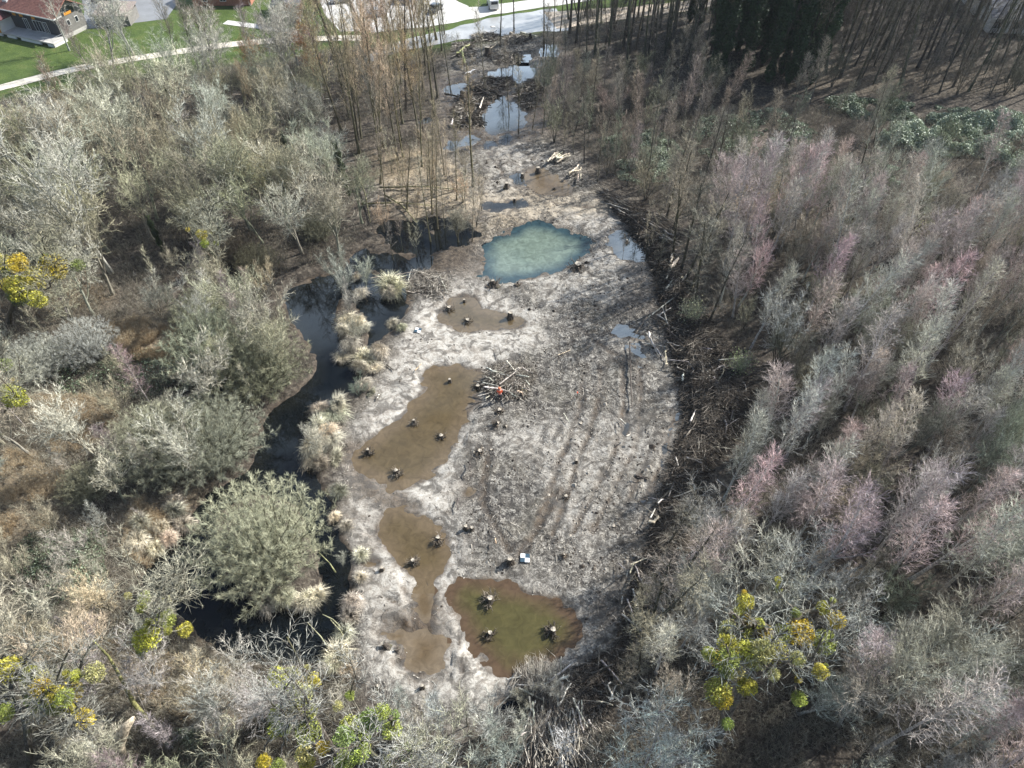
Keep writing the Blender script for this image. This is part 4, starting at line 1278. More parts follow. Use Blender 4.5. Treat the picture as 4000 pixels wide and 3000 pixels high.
# lone trees standing in the flooded strip, on the mud and on the meadow: u, v (2212 view), prototype, scale, colours
LONE = [(1080, 100, PT[1], .85, 'slender dark', 'poplar'), (945, 212, PT[2], .8, 'stout dark', 'poplar'), (975, 205, PT[3], .8, 'thin dark', 'poplar'), (905, 300, PP[1], .8, 'tan-plumed', 'poplar'), (860, 345, PP[0], .8, 'tall tan', 'poplar'),
        (1175, 100, PT[0], .8, 'dark twin', 'poplar'), (1195, 130, PT[3], .85, 'thin dark', 'poplar'), (1050, 200, PT[3], .7, 'very thin', 'poplar'), (1100, 250, PT[3], .62, 'very thin', 'poplar'), (1120, 290, PT[1], .55, 'slim forked', 'poplar'), (1150, 280, PT[3], .6, 'very thin', 'poplar'),
        (930, 520, PT[1], .62, 'mossy straight', 'poplar'), (990, 520, PR[2], .62, 'mossy crooked', 'willow'), (960, 490, PT[3], .5, 'very thin', 'poplar'), (1020, 520, PT[3], .5, 'very thin', 'poplar'), (820, 345, PP[2], .75, 'tall mossy', 'poplar'), (780, 300, PP[0], .78, 'tan-plumed', 'poplar'),
        (835, 450, PT[1], .55, 'mossy bent', 'poplar'), (870, 540, PS[3], .9, 'thin grey', 'sapling'), (900, 555, PS[1], .7, 'thin grey', 'sapling'), (850, 560, PS[3], .8, 'thin grey', 'sapling'), (1040, 455, PS[1], .6, 'bare buff', 'sapling'), (1000, 440, PS[2], .7, 'bare buff', 'sapling'), (940, 420, PS[0], .8, 'bare buff', 'sapling'),
        (880, 420, PS[1], .8, 'bare buff', 'sapling'), (900, 480, PS[0], .7, 'bare buff', 'sapling'), (830, 500, PS[2], .7, 'bare buff', 'sapling'), (1345, 560, PS[3], .5, 'thin black', 'sapling'), (1215, 335, PS[3], .8, 'thin dark', 'sapling'), (1290, 395, PT[3], .45, 'thin leaning', 'sapling'),
        (1310, 380, PS[1], .8, 'thin dark', 'sapling'), (1395, 560, PS[1], .9, 'thin dark', 'sapling'), (1420, 600, PS[3], .9, 'thin dark', 'sapling'), (150, 110, PB[1], 1.05, 'mauve-twigged white-stemmed', 'birch'), (460, 135, PR[0], 1.1, 'dark multi-limbed', 'poplar'), (430, 150, PP[1], .6, 'slim dark', 'poplar'), (400, 165, PP[0], .62, 'slim', 'poplar'), (300, 170, PP[2], .6, 'pale-twigged slim', 'poplar'),
        (245, 150, PR[3], 1.0, 'pale-twigged wide', 'tree'), (290, 120, PR[1], 1.1, 'pale-twigged wide', 'tree'), (200, 165, PB[0], .8, 'mauve-twigged', 'birch'), (120, 210, PB[2], .5, 'young white', 'birch'), (690, 70, PR[4], .75, 'buff twiggy', 'tree'), (660, 95, PR[2], .8, 'buff twiggy', 'tree'), (730, 85, PP[0], .7, 'tan-plumed', 'poplar'), (780, 60, PP[1], .7, 'tan-plumed', 'poplar'),
        (840, 70, PP[2], .62, 'grey-twigged', 'poplar'), (1110, 70, PT[0], .7, 'leaning dark', 'poplar'), (960, 75, PT[1], .7, 'dark', 'poplar'), (870, 95, PT[2], .7, 'dark', 'poplar'), (1210, 70, PT[1], .7, 'dark leaning', 'poplar'),
        (1200, 1655, PS[3], 1.1, 'thin white', 'sapling'), (1050, 1590, PS[2], .9, 'white twiggy', 'bush'), (960, 1600, PS[0], .9, 'white twiggy', 'sapling'), (1120, 1620, PS[1], .8, 'white twiggy', 'sapling'), (1010, 1570, PS[3], .8, 'thin bare', 'sapling'), (900, 1600, PS[2], .8, 'white twiggy', 'bush'), (1060, 1640, PS[2], 1.0, 'white twiggy', 'bush'), (860, 1560, PS[0], .7, 'white twiggy', 'sapling'),
        (1452, 560, PT[3], .62, 'thin dark', 'pole tree'), (1470, 585, PT[1], .58, 'thin dark', 'pole tree'), (1478, 610, PT[3], .66, 'thin dark', 'pole tree'), (1490, 640, PT[0], .55, 'thin dark', 'pole tree'), (1500, 665, PT[3], .6, 'thin dark', 'pole tree'), (1455, 500, PT[1], .55, 'thin dark', 'pole tree'), (1530, 700, PT[3], .6, 'thin dark', 'pole tree'), (1440, 470, PT[3], .6, 'thin dark', 'pole tree'), (1405, 1360, PT[1], .5, 'thin dark', 'pole tree'), (1430, 1330, PT[3], .55, 'thin dark', 'pole tree'), (1450, 1290, PT[0], .5, 'thin dark', 'pole tree'),
        (520, 1510, PR[1], .6, 'pale-twigged', 'tree'), (600, 1545, PR[4], .6, 'pale-twigged', 'tree'), (440, 1530, PR[0], .6, 'pale buff', 'tree'), (670, 1510, PR[2], .55, 'mauve-twigged', 'tree'), (350, 1480, PR[3], .6, 'pale-twigged', 'tree'), (470, 1580, PR[2], .65, 'pale-twigged', 'tree'), (250, 1330, PR[4], .55, 'buff twiggy', 'tree'), (220, 1440, PR[1], .65, 'buff twiggy', 'tree'),
        (1330, 1500, PS[1], .8, 'thin dark', 'sapling'), (1360, 1400, PS[3], 1.0, 'thin dark', 'sapling'), (1400, 1320, PS[0], .8, 'thin dark', 'sapling'), (1420, 1250, PS[3], 1.0, 'thin dark', 'sapling'), (1380, 1450, PT[3], .45, 'thin dark', 'pole tree'), (1440, 1180, PT[3], .42, 'thin dark', 'pole tree')]
for u, v, pr, s, a, k in LONE:
    x, y = P_(u, v)
    tan = 'tan' in a or 'buff' in a
    pale_ = 'white' in a or 'pale' in a
    dark_ = 'dark' in a or 'black' in a
    cc = TAN if tan else (.44, .43, .38) if pale_ else (.33, .26, .25) if 'mauve' in a else (.24, .22, .17) if dark_ else (.33, .30, .24)
    ct = (.48, .46, .40) if pale_ or 'mauve' in a else (.10, .09, .065) if dark_ else (.16, .15, .09) if 'moss' in a else (.19, .17, .12)
    nm = {'poplar': 'poplar_tree', 'willow': 'willow_tree', 'sapling': 'sapling', 'birch': 'birch_tree', 'tree': 'bare_tree', 'pole tree': 'poplar_pole', 'bush': 'thicket_bush'}[k]
    if k == 'pole tree': s = (s * 2.0, s * 2.0, s * 1.05)
    place(pr, x, y, nm, 'bush' if k == 'bush' else 'tree', a, k, 'lone trees on mud and meadow', sc=s, c_tr=jit(ct), c_cr=jit(cc), tilt=(rnd.gauss(0, .04), rnd.gauss(0, .05)), z=max(float(zgv(x, y)), WL) - .05)
write_labels()

# ------------------------------------------------------------------ brush, brambles, reeds: what nobody could count
def fill(P, n, rg):
    lo, hi = P.min(0), P.max(0)
    out = np.zeros((0, 2))
    while len(out) < n:
        C = rg.uniform(lo, hi, (max(n, 1000), 2))
        out = np.concatenate([out, C[inside(P, C[:, 0], C[:, 1])]])
    return out[:n]


def mat_tint(name, stops, rough=.85, spec=.25):
    m, nt, b = newmat(name, rough, spec)
    N = NT(nt)
    L(nt, N.ramp(N.attr('tint'), stops), b.inputs['Base Color'])
    return m


M_UNDER = mat_tint('undergrowth', [(0, (.06, .05, .038)), (.3, (.20, .17, .13)), (.55, (.29, .275, .20)), (.8, (.40, .355, .28)), (1, (.52, .49, .41))])
M_REED = mat_tint('reed_straw', [(0, (.22, .15, .08)), (.5, (.46, .35, .21)), (1, (.62, .54, .40))])
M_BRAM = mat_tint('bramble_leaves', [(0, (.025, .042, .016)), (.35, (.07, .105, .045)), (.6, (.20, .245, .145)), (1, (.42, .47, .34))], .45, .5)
M_STICK = mat_tint('sticks', [(0, (.035, .028, .022)), (.4, (.12, .10, .08)), (.7, (.32, .29, .24)), (1, (.58, .53, .45))])


def brush_mesh(name, C, Hm, ln, r, rg, mat, up=1.0, bias=0.0):
    """short bushy growth: stems from the ground with side twigs"""
    mb = MB()
    n = len(C)
    z = zgv(C[:, 0], C[:, 1])
    A = np.stack([C[:, 0], C[:, 1], z - .05], 1)
    D = rg.normal(0, .45, (n, 3))
    D[:, 2] = np.abs(D[:, 2]) + up
    D /= np.linalg.norm(D, axis=1, keepdims=True)
    B = A + D * (Hm * rg.uniform(.4, 1.2, n))[:, None]
    t = np.clip(rg.uniform(0, 1, n) * .75 + vnoise(C[:, 0], C[:, 1], 5, 77) * .25 + bias, 0, 1)
    mb.spikes(A, B, r, t)
    for k in range(3):
        f = rg.uniform(.3, .95, n)[:, None]
        p = A * (1 - f) + B * f
        d = rg.normal(0, 1, (n, 3))
        d[:, 2] = np.abs(d[:, 2]) * .7
        d /= np.linalg.norm(d, axis=1, keepdims=True)
        mb.spikes(p, p + d * (ln * rg.uniform(.4, 1.1, n))[:, None], r * .8, np.clip(t + rg.normal(0, .08, n), 0, 1))
    return mb.mesh(name, mat, attr='tint')


rg = np.random.default_rng(300)
woods = []
for Z_, n in ((ZONE_LEFT, 42000), (ZONE_LOW, 48000), (ZONE_BIRCH, 50000), (Zz([(1330, 1300), (2270, 1150), (2270, 1860), (1200, 1860)]), 26000), (Zz([(-60, 1300), (300, 1300), (800, 1500), (1200, 1640), (1200, 1860), (-60, 1860)]), 26000), (ZONE_THIN, 36000), (ZONE_POLE, 22000), (ZONE_POP, 9000)):
    C = fill(Z_, n, rg)
    k = sdf(CLEAR, C[:, 0], C[:, 1]) > .3
    k &= (sdf(CHAN, C[:, 0], C[:, 1]) > .2) & (sdf(GRASS[0], C[:, 0], C[:, 1]) > .5)
    k &= vnoise(C[:, 0], C[:, 1], 3.5, 78) > -.45
    k &= C[:, 1] > 9
    for p in OPEN: k &= sdf(p, C[:, 0], C[:, 1]) > rg.uniform(-9, .5, len(C))
    woods.append(C[k])
woods = np.concatenate(woods)
hm = .75 + .55 * (vnoise(woods[:, 0], woods[:, 1], 4.5, 79) + 1)
tag(link('undergrowth', brush_mesh('undergrowth', woods, hm, .55, .013, rg, M_UNDER)), kind='stuff')

rb = []
for p, n in ((STRAW[2][0], 9000), (STRAW[3][0], 9000), (STRAW[4][0], 7000), (STRAW[5][0], 9000), (STRAW[6][0], 2200), (STRAW[9][0], 1200), (STRAW[7][0], 1500)): rb.append(fill(p, n, rg))
rb = np.concatenate(rb)
rb = rb[(vnoise(rb[:, 0], rb[:, 1], 1.6, 80) > -.35) & (sdf(CHAN, rb[:, 0], rb[:, 1]) > -.4)]
tag(link('reed_straw', brush_mesh('reed_straw', rb, np.full(len(rb), 1.0), .45, .013, rg, M_REED, 1.6)), kind='stuff')


def bramble(P, n, hmax, rg, bias=0.0, size=.15, seed=0):
    C = fill(P, n, rg)
    m = vnoise(C[:, 0], C[:, 1], 3.2, 90 + seed) * .6 + vnoise(C[:, 0], C[:, 1], 1.3, 91 + seed) * .35
    edge = np.clip(-sdf(P, C[:, 0], C[:, 1]) / 2.5, 0, 1)
    sd = sdf(P, C[:, 0], C[:, 1])
    k = (m > -.35) & (-sd / 4 + vnoise(C[:, 0], C[:, 1], 2.6, 99) * .8 > .25)
    C, m, edge = C[k], m[k], edge[k]
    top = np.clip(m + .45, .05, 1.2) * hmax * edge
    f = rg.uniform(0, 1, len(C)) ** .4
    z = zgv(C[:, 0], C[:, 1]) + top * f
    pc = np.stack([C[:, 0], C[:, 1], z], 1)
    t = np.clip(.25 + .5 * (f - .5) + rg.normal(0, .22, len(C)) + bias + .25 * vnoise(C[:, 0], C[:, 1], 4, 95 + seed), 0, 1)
    return pc, t


mbb = MB()
for P, n, h, b, sz in ((Zz([(1860, 285), (1950, 250), (2100, 245), (2212, 255), (2260, 340), (2150, 350), (2030, 345), (1900, 330)]), 60000, 2.8, .55, .18),
                       (Zz([(1700, 205), (1900, 215), (2100, 235), (2120, 260), (1900, 265), (1760, 250)]), 24000, 2.2, .16, .17),
                       (Zz([(2090, 250), (2212, 245), (2270, 300), (2270, 400), (2180, 390), (2100, 330)]), 30000, 2.4, .55, .17),
                       (Zz([(1290, 300), (1430, 270), (1480, 330), (1450, 400), (1330, 400)]), 16000, 1.8, .38, .15),
                       (Zz([(1480, 260), (1680, 230), (1780, 290), (1700, 350), (1520, 360)]), 14000, 1.6, .28, .15),
                       (Zz([(1780, 350), (2000, 360), (2050, 420), (1850, 430)]), 16000, 1.8, .5, .15),
                       (BRAM[0], 9000, 1.2, .02, .13), (BRAM[1], 13000, 1.3, .05, .12), (Zz([(90, 440), (180, 420), (210, 470), (120, 500)]), 3000, 2.5, .0, .16), (Zz([(0, 560), (140, 540), (200, 590), (60, 620)]), 5000, 1.8, .0, .15),
                       (Zz([(600, 255), (690, 230), (720, 290), (640, 320)]), 2500, 1.5, .0, .16), (Zz([(370, 1570), (430, 1560), (450, 1660), (390, 1680)]), 5000, 2.2, .08, .11)):
    pc, t = bramble(P, n, h, rg, b, sz, int(b * 100))
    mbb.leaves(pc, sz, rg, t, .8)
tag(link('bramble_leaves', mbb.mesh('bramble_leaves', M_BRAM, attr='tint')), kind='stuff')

# sticks and chips strewn on the mud
C = fill(CLEAR, 17000, rg)
dpale = np.max([1 / (1 + np.exp(np.clip(sdf(p, C[:, 0], C[:, 1]) * 1.2, -50, 50))) * w for p, w in PALE[:1]], axis=0)
k = rg.uniform(0, 1, len(C)) > .86 * dpale
for p, m in PONDS: k &= sdf(p, C[:, 0], C[:, 1]) > .1
k &= (vnoise(C[:, 0], C[:, 1], 3, 82) + vnoise(C[:, 0], C[:, 1], 1.1, 83) * .6) > -.25
C = C[k]
n = len(C)
a = rg.uniform(0, np.pi, n)
ln = rg.uniform(.12, .55, n) * (1 + 1.6 * (rg.uniform(0, 1, n) > .93))
z = zgv(C[:, 0], C[:, 1]) + rg.uniform(.0, .08, n)
A = np.stack([C[:, 0] - np.cos(a) * ln, C[:, 1] - np.sin(a) * ln, z], 1)
B = np.stack([C[:, 0] + np.cos(a) * ln, C[:, 1] + np.sin(a) * ln, z + rg.uniform(-.04, .22, n) * ln * 1.5], 1)
md = MB()
md.spikes(A, B, rg.uniform(.010, .028, n), rg.uniform(0, 1, n) ** 1.5)
C2 = C[rg.integers(0, n, 5200)] + rg.normal(0, .4, (5200, 2))
md.leaves(np.stack([C2[:, 0], C2[:, 1], zgv(C2[:, 0], C2[:, 1]) + .05], 1), .09, rg, rg.uniform(.55, 1, 5200), 2.5)
tag(link('woody_debris', md.mesh('woody_debris', M_STICK, attr='tint')), kind='stuff')

# clods of churned mud
C = fill(CLEAR, 9000, rg)
k = rg.uniform(0, 1, len(C)) > .8 * np.interp(sdf(PALE[0][0], C[:, 0], C[:, 1]), [-1, 1], [1, 0])
for p, m in PONDS: k &= sdf(p, C[:, 0], C[:, 1]) > .3
k &= vnoise(C[:, 0], C[:, 1], 2.5, 84) > .02
C = C[k]
n = len(C)
sz = rg.uniform(.05, .17, n) * (1 + 1.2 * (rg.uniform(0, 1, n) > .96))
base = np.array([(1, 0, 0), (.3, .9, 0), (-.8, .6, 0), (-.8, -.6, 0), (.3, -.9, 0), (.1, .1, .8), (0, 0, -.4)])
V = base[None] * sz[:, None, None] * rg.uniform(.6, 1.3, (n, 7, 1)) + np.stack([C[:, 0], C[:, 1], zgv(C[:, 0], C[:, 1])], 1)[:, None]
T = np.array([(0, 1, 5), (1, 2, 5), (2, 3, 5), (3, 4, 5), (4, 0, 5), (1, 0, 6), (2, 1, 6), (3, 2, 6), (4, 3, 6), (0, 4, 6)])
mc = MB()
mc.add(V.reshape(-1, 3), None, ((np.arange(n) * 7)[:, None, None] + T[None]).reshape(-1, 3), np.repeat(rg.uniform(0, 1, n), 7))
M_CLOD = mat_tint('mud_clods', [(0, (.035, .028, .022)), (.5, (.12, .10, .08)), (1, (.36, .33, .28))], .95)
tag(link('mud_clods', mc.mesh('mud_clods', M_CLOD, attr='tint')), kind='stuff')

# ------------------------------------------------------------------ logs
def log_mesh(seed, stubs=2, bend=.04, sides=8):
    """a unit log lying from x = 0 to x = 1; its radius is 1/14 of the length at the thick end"""
    rg = np.random.default_rng(seed)
    mb = MB()
    K = 9
    t = np.linspace(0, 1, K)
    P = np.stack([t, np.cumsum(rg.normal(0, bend / 3, K)), np.cumsum(rg.normal(0, bend / 4, K))], 1)
    P[:, 1:] -= P[:1, 1:]
    R = (1 / 14) * (1 - .45 * t) * (1 + rg.normal(0, .04, K))
    mb.tubes(P[None], R[None], sides, True)
    nq = sum(len(q) for q in mb.Q)
    if stubs:
        B, r = grow(P[None], R[None], stubs, .25, .95, .9, .22, 3, rg, .1, .1, .4, .6, .2)
        mb.tubes(B, r, 5, True)
    me = mb.mesh('log', None)
    me.materials.append(M_WOOD)
    me.materials.append(M_CUT)
    idx = np.zeros(len(me.polygons), np.int32)
    idx[sum(len(q) for q in mb.Q):] = 1
    me.polygons.foreach_set('material_index', idx)
    sm = idx == 0
    me.polygons.foreach_set('use_smooth', sm)
    return me


LOGS = [log_mesh(400 + k, (0, 3, 4, 1, 2, 5)[k], (.03, .11, .15, .05, .09, .22)[k]) for k in range(6)]


def log(p0, p1, r, col, label, group, name='log', k=None):
    p0, p1 = Vector(p0), Vector(p1)
    d = p1 - p0
    o = link(name, LOGS[rnd.randrange(6) if k is None else k], None, col)
    o.location = p0
    q = d.to_track_quat('X', 'Z')
    o.rotation_euler = (q @ Matrix.Rotation(rnd.uniform(0, 6.28), 3, 'X').to_quaternion()).to_euler()
    s = r * 14
    o.scale = (d.length, s, s)
    tag(o, label, 'log', group)
    return o


def logpx(ox, oy, sc, lst, r, col, what, group, z0=.25, z1=.6, name='log'):
    n = len(lst)
    lst = sorted(lst, key=lambda q: (q[0] + q[2]))
    for i, q in enumerate(lst):
        za, zb = rnd.uniform(z0, z1), rnd.uniform(z0, z1)
        a, b = at(ox + q[0] * sc, oy + q[1] * sc, za), at(ox + q[2] * sc, oy + q[3] * sc, zb)
        g_ = float(zgv(a[0], a[1]))
        rr = q[4] if len(q) > 4 else r * rnd.uniform(.8, 1.2)
        c = jit(q[5] if len(q) > 5 else col, .15)
        ln = float(np.linalg.norm(a - b))
        sz = 'short' if ln < 1.6 else 'long' if ln > 3.5 else 'medium'
        log(a, b, rr, c, f"{sz} {what}, {ORD[i] + ' ' if i < 20 else ORD[i - 20] + '-last '}channelwards", group, name)


WHITE, GREYW, DARKW, BUFF = (.62, .58, .50), (.36, .33, .29), (.085, .072, .06), (.50, .42, .30)
logpx(1900, 500, .4202, [(568 + k * 9, 308 - k * 5 + rnd.uniform(-8, 8), 640 + k * 9, 222 + k * 1 + rnd.uniform(-10, 10)) for k in range(9)] + [(650, 318 - 6 * k, 775, 262 - 4 * k + rnd.uniform(-6, 6)) for k in range(8)], .13, (.60, .54, .42), 'pale pole beside the thin brown pool', 'poles stacked beside the thin brown pool', .2, 1.0)
logpx(1900, 500, .4202, [(765 + 6 * k, 440 - 8 * k, 835 + 6 * k, 365 - 6 * k) for k in range(6)] + [(850, 500, 860, 430), (875, 480, 880, 420)], .12, (.56, .50, .40), 'pale log on the heap under the leaning tree', 'logs heaped under the leaning tree', .2, .8)
logpx(2350, 700, .525, [(480 + 9 * k, 815 - 4 * k, 530 + 9 * k, 755 - 4 * k + rnd.uniform(-8, 8)) for k in range(13)] + [(500 + 5 * k, 690 - 12 * k, 545 + 5 * k, 650 - 14 * k) for k in range(6)] + [(482 + 7 * k, 740 - 30 * k, 500 + 7 * k, 690 - 30 * k) for k in range(6)], .12, (.64, .58, .46), 'pale split log stacked on the log bank', 'split logs stacked on the log bank', .5, 1.3)
logpx(1850, 2500, .525, [(340, 360, 560, 470), (485, 370, 725, 185, .11), (555, 365, 710, 260, .17, (.70, .66, .58)), (625, 550, 660, 310, .13, GREYW), (635, 485, 725, 320), (300, 685, 430, 775, .09), (450, 785, 545, 830, .1), (430, 790, 540, 680), (170, 510, 310, 380), (255, 430, 410, 470, .13, DARKW), (245, 290, 340, 240),
                         (1015, 450, 1060, 340, .1), (650, 220, 650, 125, .06), (570, 600, 600, 450), (650, 670, 645, 400), (555, 610, 600, 800), (780, 480, 820, 690), (740, 430, 850, 650), (860, 590, 940, 680), (700, 560, 810, 770), (415, 420, 430, 520, .1), (310, 640, 400, 580), (340, 720, 440, 620), (590, 700, 620, 560, .06), (660, 830, 720, 770), (320, 335, 560, 345, .05), (900, 460, 1030, 490, .07, BUFF)],
      .07, (.52, .48, .41), 'bleached log on the pile before the olive pond', 'logs on the brush pile before the olive pond', .5, 1.9)
logpx(2350, 1150, .525, [(360, 280, 430, 465, .12, WHITE), (350, 170, 545, 20, .10), (480, 250, 650, 400, .12, DARKW), (640, 380, 820, 420, .1), (870, 490, 1080, 470, .1), (750, 520, 805, 650, .19, WHITE), (830, 610, 990, 800, .13), (715, 745, 760, 840, .11, WHITE), (780, 830, 820, 815, .1, WHITE), (600, 645, 630, 605, .12, WHITE), (645, 575, 650, 535, .13, WHITE),
                         (300, 360, 480, 390, .08), (1000, 560, 1040, 720, .09), (660, 945, 700, 860, .11, WHITE), (500, 490, 640, 500, .07), (410, 150, 480, 190, .09, WHITE), (430, 155, 530, 90, .09, WHITE), (700, 640, 780, 740, .07), (560, 540, 700, 600, .07), (900, 905, 940, 810, .09), (480, 420, 500, 500, .08, BUFF), (600, 440, 615, 380, .12, (.6, .4, .26)), (640, 510, 690, 520, .16, (.6, .48, .36))],
      .09, GREYW, 'grey log on the wide part of the log bank', 'loose logs on the wide log bank', .4, 1.3)
logpx(2350, 1600, .525, [(785, 165, 900, 220, .1), (920, 80, 985, 195, .12), (625, 260, 655, 190, .11, WHITE), (650, 355, 685, 285, .1, WHITE), (635, 355, 740, 410, .09), (550, 350, 575, 420, .08, WHITE), (860, 520, 935, 580, .07), (350, 655, 580, 690, .07), (360, 810, 400, 740, .08, WHITE), (350, 830, 500, 720, .15, BUFF), (300, 620, 310, 540, .05), (690, 560, 695, 620, .07, WHITE),
                         (420, 700, 460, 665, .09, WHITE), (250, 485, 335, 515, .12, DARKW), (480, 560, 520, 545, .07), (590, 650, 600, 700, .06, WHITE), (570, 580, 600, 640, .06), (645, 920, 665, 890, .1, BUFF), (600, 860, 610, 820, .07), (880, 140, 890, 150, .15, WHITE), (490, 830, 540, 820, .06), (180, 200, 215, 175, .08, WHITE), (120, 80, 175, 130, .06)],
      .08, GREYW, 'log on the near half of the log bank', 'loose logs on the near log bank', .3, 1.1)
logpx(1330, 2000, .6058, [(1870, 340, 1990, 290, .07, BUFF), (1790, 330, 1835, 370, .06), (1865, 395, 1890, 330, .07, BUFF), (1090, 65, 1170, 105, .05, WHITE), (1000, 170, 1005, 205, .06, (.55, .38, .28)), (1885, 490, 1935, 685, .1), (1850, 560, 1890, 700, .08), (1960, 420, 2120, 560, .11), (2030, 570, 2090, 740, .17), (2070, 780, 2180, 700, .12, BUFF), (1745, 1210, 1780, 1120, .06, WHITE), (2000, 590, 2050, 700, .08), (1905, 620, 1925, 560, .07), (2120, 480, 2130, 600, .1)],
      .08, GREYW, 'log at the bank by the tyre-marked mud', 'loose logs by the tyre-marked mud', .3, 1.0)
fan = []
for k in range(26):
    a_ = rnd.uniform(-.5, .5)
    u0, v0 = 560 + rnd.uniform(-160, 260), 480 + rnd.uniform(-60, 260)
    ln_ = rnd.uniform(120, 330)
    fan.append((u0, v0, u0 + math.sin(a_) * ln_, v0 + math.cos(a_) * ln_, rnd.uniform(.04, .075)))
logpx(1850, 2500, .525, fan, .06, (.40, .37, .31), 'long pole fanned out on the near pile', 'long poles fanned out on the near pile', .7, 1.8, 'pole')
CP = (1850, 1350, .15068)
logpx(*CP, [(330, 570, 960, 720, .10), (850, 380, 1150, 745, .09, WHITE), (670, 1000, 1240, 560, .09), (300, 1070, 1220, 1085, .10, WHITE), (1220, 1085, 1375, 1225, .16, BUFF), (1040, 950, 1470, 1170, .06), (1080, 760, 1440, 830, .10, WHITE), (390, 830, 520, 950, .08), (1270, 560, 1550, 720, .06), (300, 805, 530, 790, .07), (650, 630, 880, 460, .06), (1280, 620, 1500, 590, .05),
            (880, 990, 1200, 820, .07), (100, 1310, 400, 1230, .06), (570, 1280, 680, 1190, .07), (300, 1370, 410, 1300, .06), (230, 960, 650, 1060, .09, GREYW), (1100, 1190, 1270, 1330, .13, BUFF), (460, 690, 900, 680, .06), (1350, 900, 1450, 1030, .06), (1060, 640, 1180, 560, .1, WHITE), (980, 500, 1030, 460, .05), (930, 1210, 1130, 1320, .06)],
      .06, (.46, .43, .36), 'bleached branch on the brush pile behind the person', 'branches on the brush pile behind the person', .7, 1.5, 'branch')
logpx(1330, 1000, .6058, [(435, 170, 465, 90, .05), (470, 90, 690, 155, .07), (200, 140, 460, 95, .05), (420, 225, 590, 265, .06), (550, 200, 680, 190, .06), (600, 160, 640, 260, .05), (640, 130, 690, 240, .06), (520, 110, 600, 170, .06), (240, 920, 250, 890, .07, WHITE), (300, 700, 340, 735, .07, DARKW), (480, 740, 520, 690, .06, (.45, .33, .22)), (1400, 640, 1480, 600, .05, BUFF), (1440, 1015, 1480, 1075, .05, WHITE), (1865, 560, 1880, 980, .10, DARKW), (1975, 500, 2060, 650, .08), (1035, 640, 1025, 590, .05, DARKW), (1800, 1050, 1840, 1085, .07, WHITE), (820, 1330, 860, 1400, .08, DARKW), (760, 1560, 770, 1640, .07, DARKW), (1900, 1410, 1990, 1440, .11, DARKW)],
      .06, (.48, .44, .36), 'weathered branch lying on open mud or bank', 'weathered branches on the open mud', .15, .6, 'branch')
logpx(1400, 0, .3617, [(1640, 365, 1780, 270, .3, (.62, .55, .43)), (1750, 350, 1930, 400, .22, (.62, .54, .42)), (1050, 575, 1200, 480, .22, (.36, .34, .16)), (1140, 690, 1155, 590, .28, (.20, .20, .10)), (1225, 1070, 1245, 990, .2, WHITE), (1310, 1170, 1350, 1060, .16, WHITE), (1000, 1360, 1020, 1290, .2, WHITE), (1200, 950, 1400, 880, .2, DARKW), (1240, 1020, 1500, 960, .2, DARKW), (1300, 900, 1500, 1000, .18, DARKW), (1250, 930, 1460, 1050, .18, DARKW), (1160, 1120, 1280, 1160, .16, DARKW), (1180, 1100, 1330, 1130, .16, GREYW), (930, 1010, 1100, 1040, .2, DARKW), (1430, 290, 1480, 285, .14, WHITE), (1390, 540, 1480, 480, .12, BUFF)],
      .15, DARKW, 'dark log by the sky-mirroring pools', 'logs by the far pools', .3, 1.0)
# poles of the bank: long dark ones side by side at its top, then tumbled along its whole length
rows = []
for k in range(46):
    t = rnd.random()
    u, v = 2350 + (20 + 450 * t) * .525, 700 + (140 + 270 * t + rnd.uniform(-45, 50)) * .525
    rows.append((u, v, u + rnd.uniform(50, 105), v + rnd.uniform(25, 62), rnd.uniform(.07, .13), rnd.choice((DARKW, DARKW, GREYW, (.17, .15, .12)))))
rows.sort(key=lambda q: q[0])
for i, q in enumerate(rows):
    log(at(q[0], q[1], rnd.uniform(.4, 1.2)), at(q[2], q[3], rnd.uniform(.3, 1.0)), q[4], q[5], 'dark pole laid lengthwise at the top of the log bank', 'poles laid lengthwise at the top of the log bank')
BKP = ZV([(2500 / K2, 1230 / K2), (1430, 690), (1500, 760), (1600, 830), (1610, 900), (1540, 960), (1480, 1000), (1460, 1080), (1400, 1200), (1370, 1320), (1330, 1400), (1290, 1480), (1260, 1450), (1330, 1330), (1370, 1180), (1440, 1040), (1470, 950), (1520, 880), (1470, 790), (1400, 700)])
C = fill(BKP, 100, rg)
for i, (x, y) in enumerate(sorted(C.tolist(), key=lambda q: -q[1])):
    th = rnd.choice((-1.1, -.8, .9, .3, 1.8)) + rnd.gauss(0, .5)
    ln = rnd.uniform(1.2, 4.2)
    z = float(zgv(x, y)) + rnd.uniform(.2, 1.0)
    dz = rnd.uniform(-.25, .35)
    part_ = 'upper' if y > 55 else 'middle' if y > 36 else 'near'
    log((x, y, z), (x + math.cos(th) * ln, y + math.sin(th) * ln, z + dz), rnd.uniform(.04, .10), jit(rnd.choice((GREYW, DARKW, DARKW, (.2, .18, .14))), .2),
        f'tumbled grey-brown log in the {part_} stretch of the log bank', f'logs tumbled in the {part_} log bank')


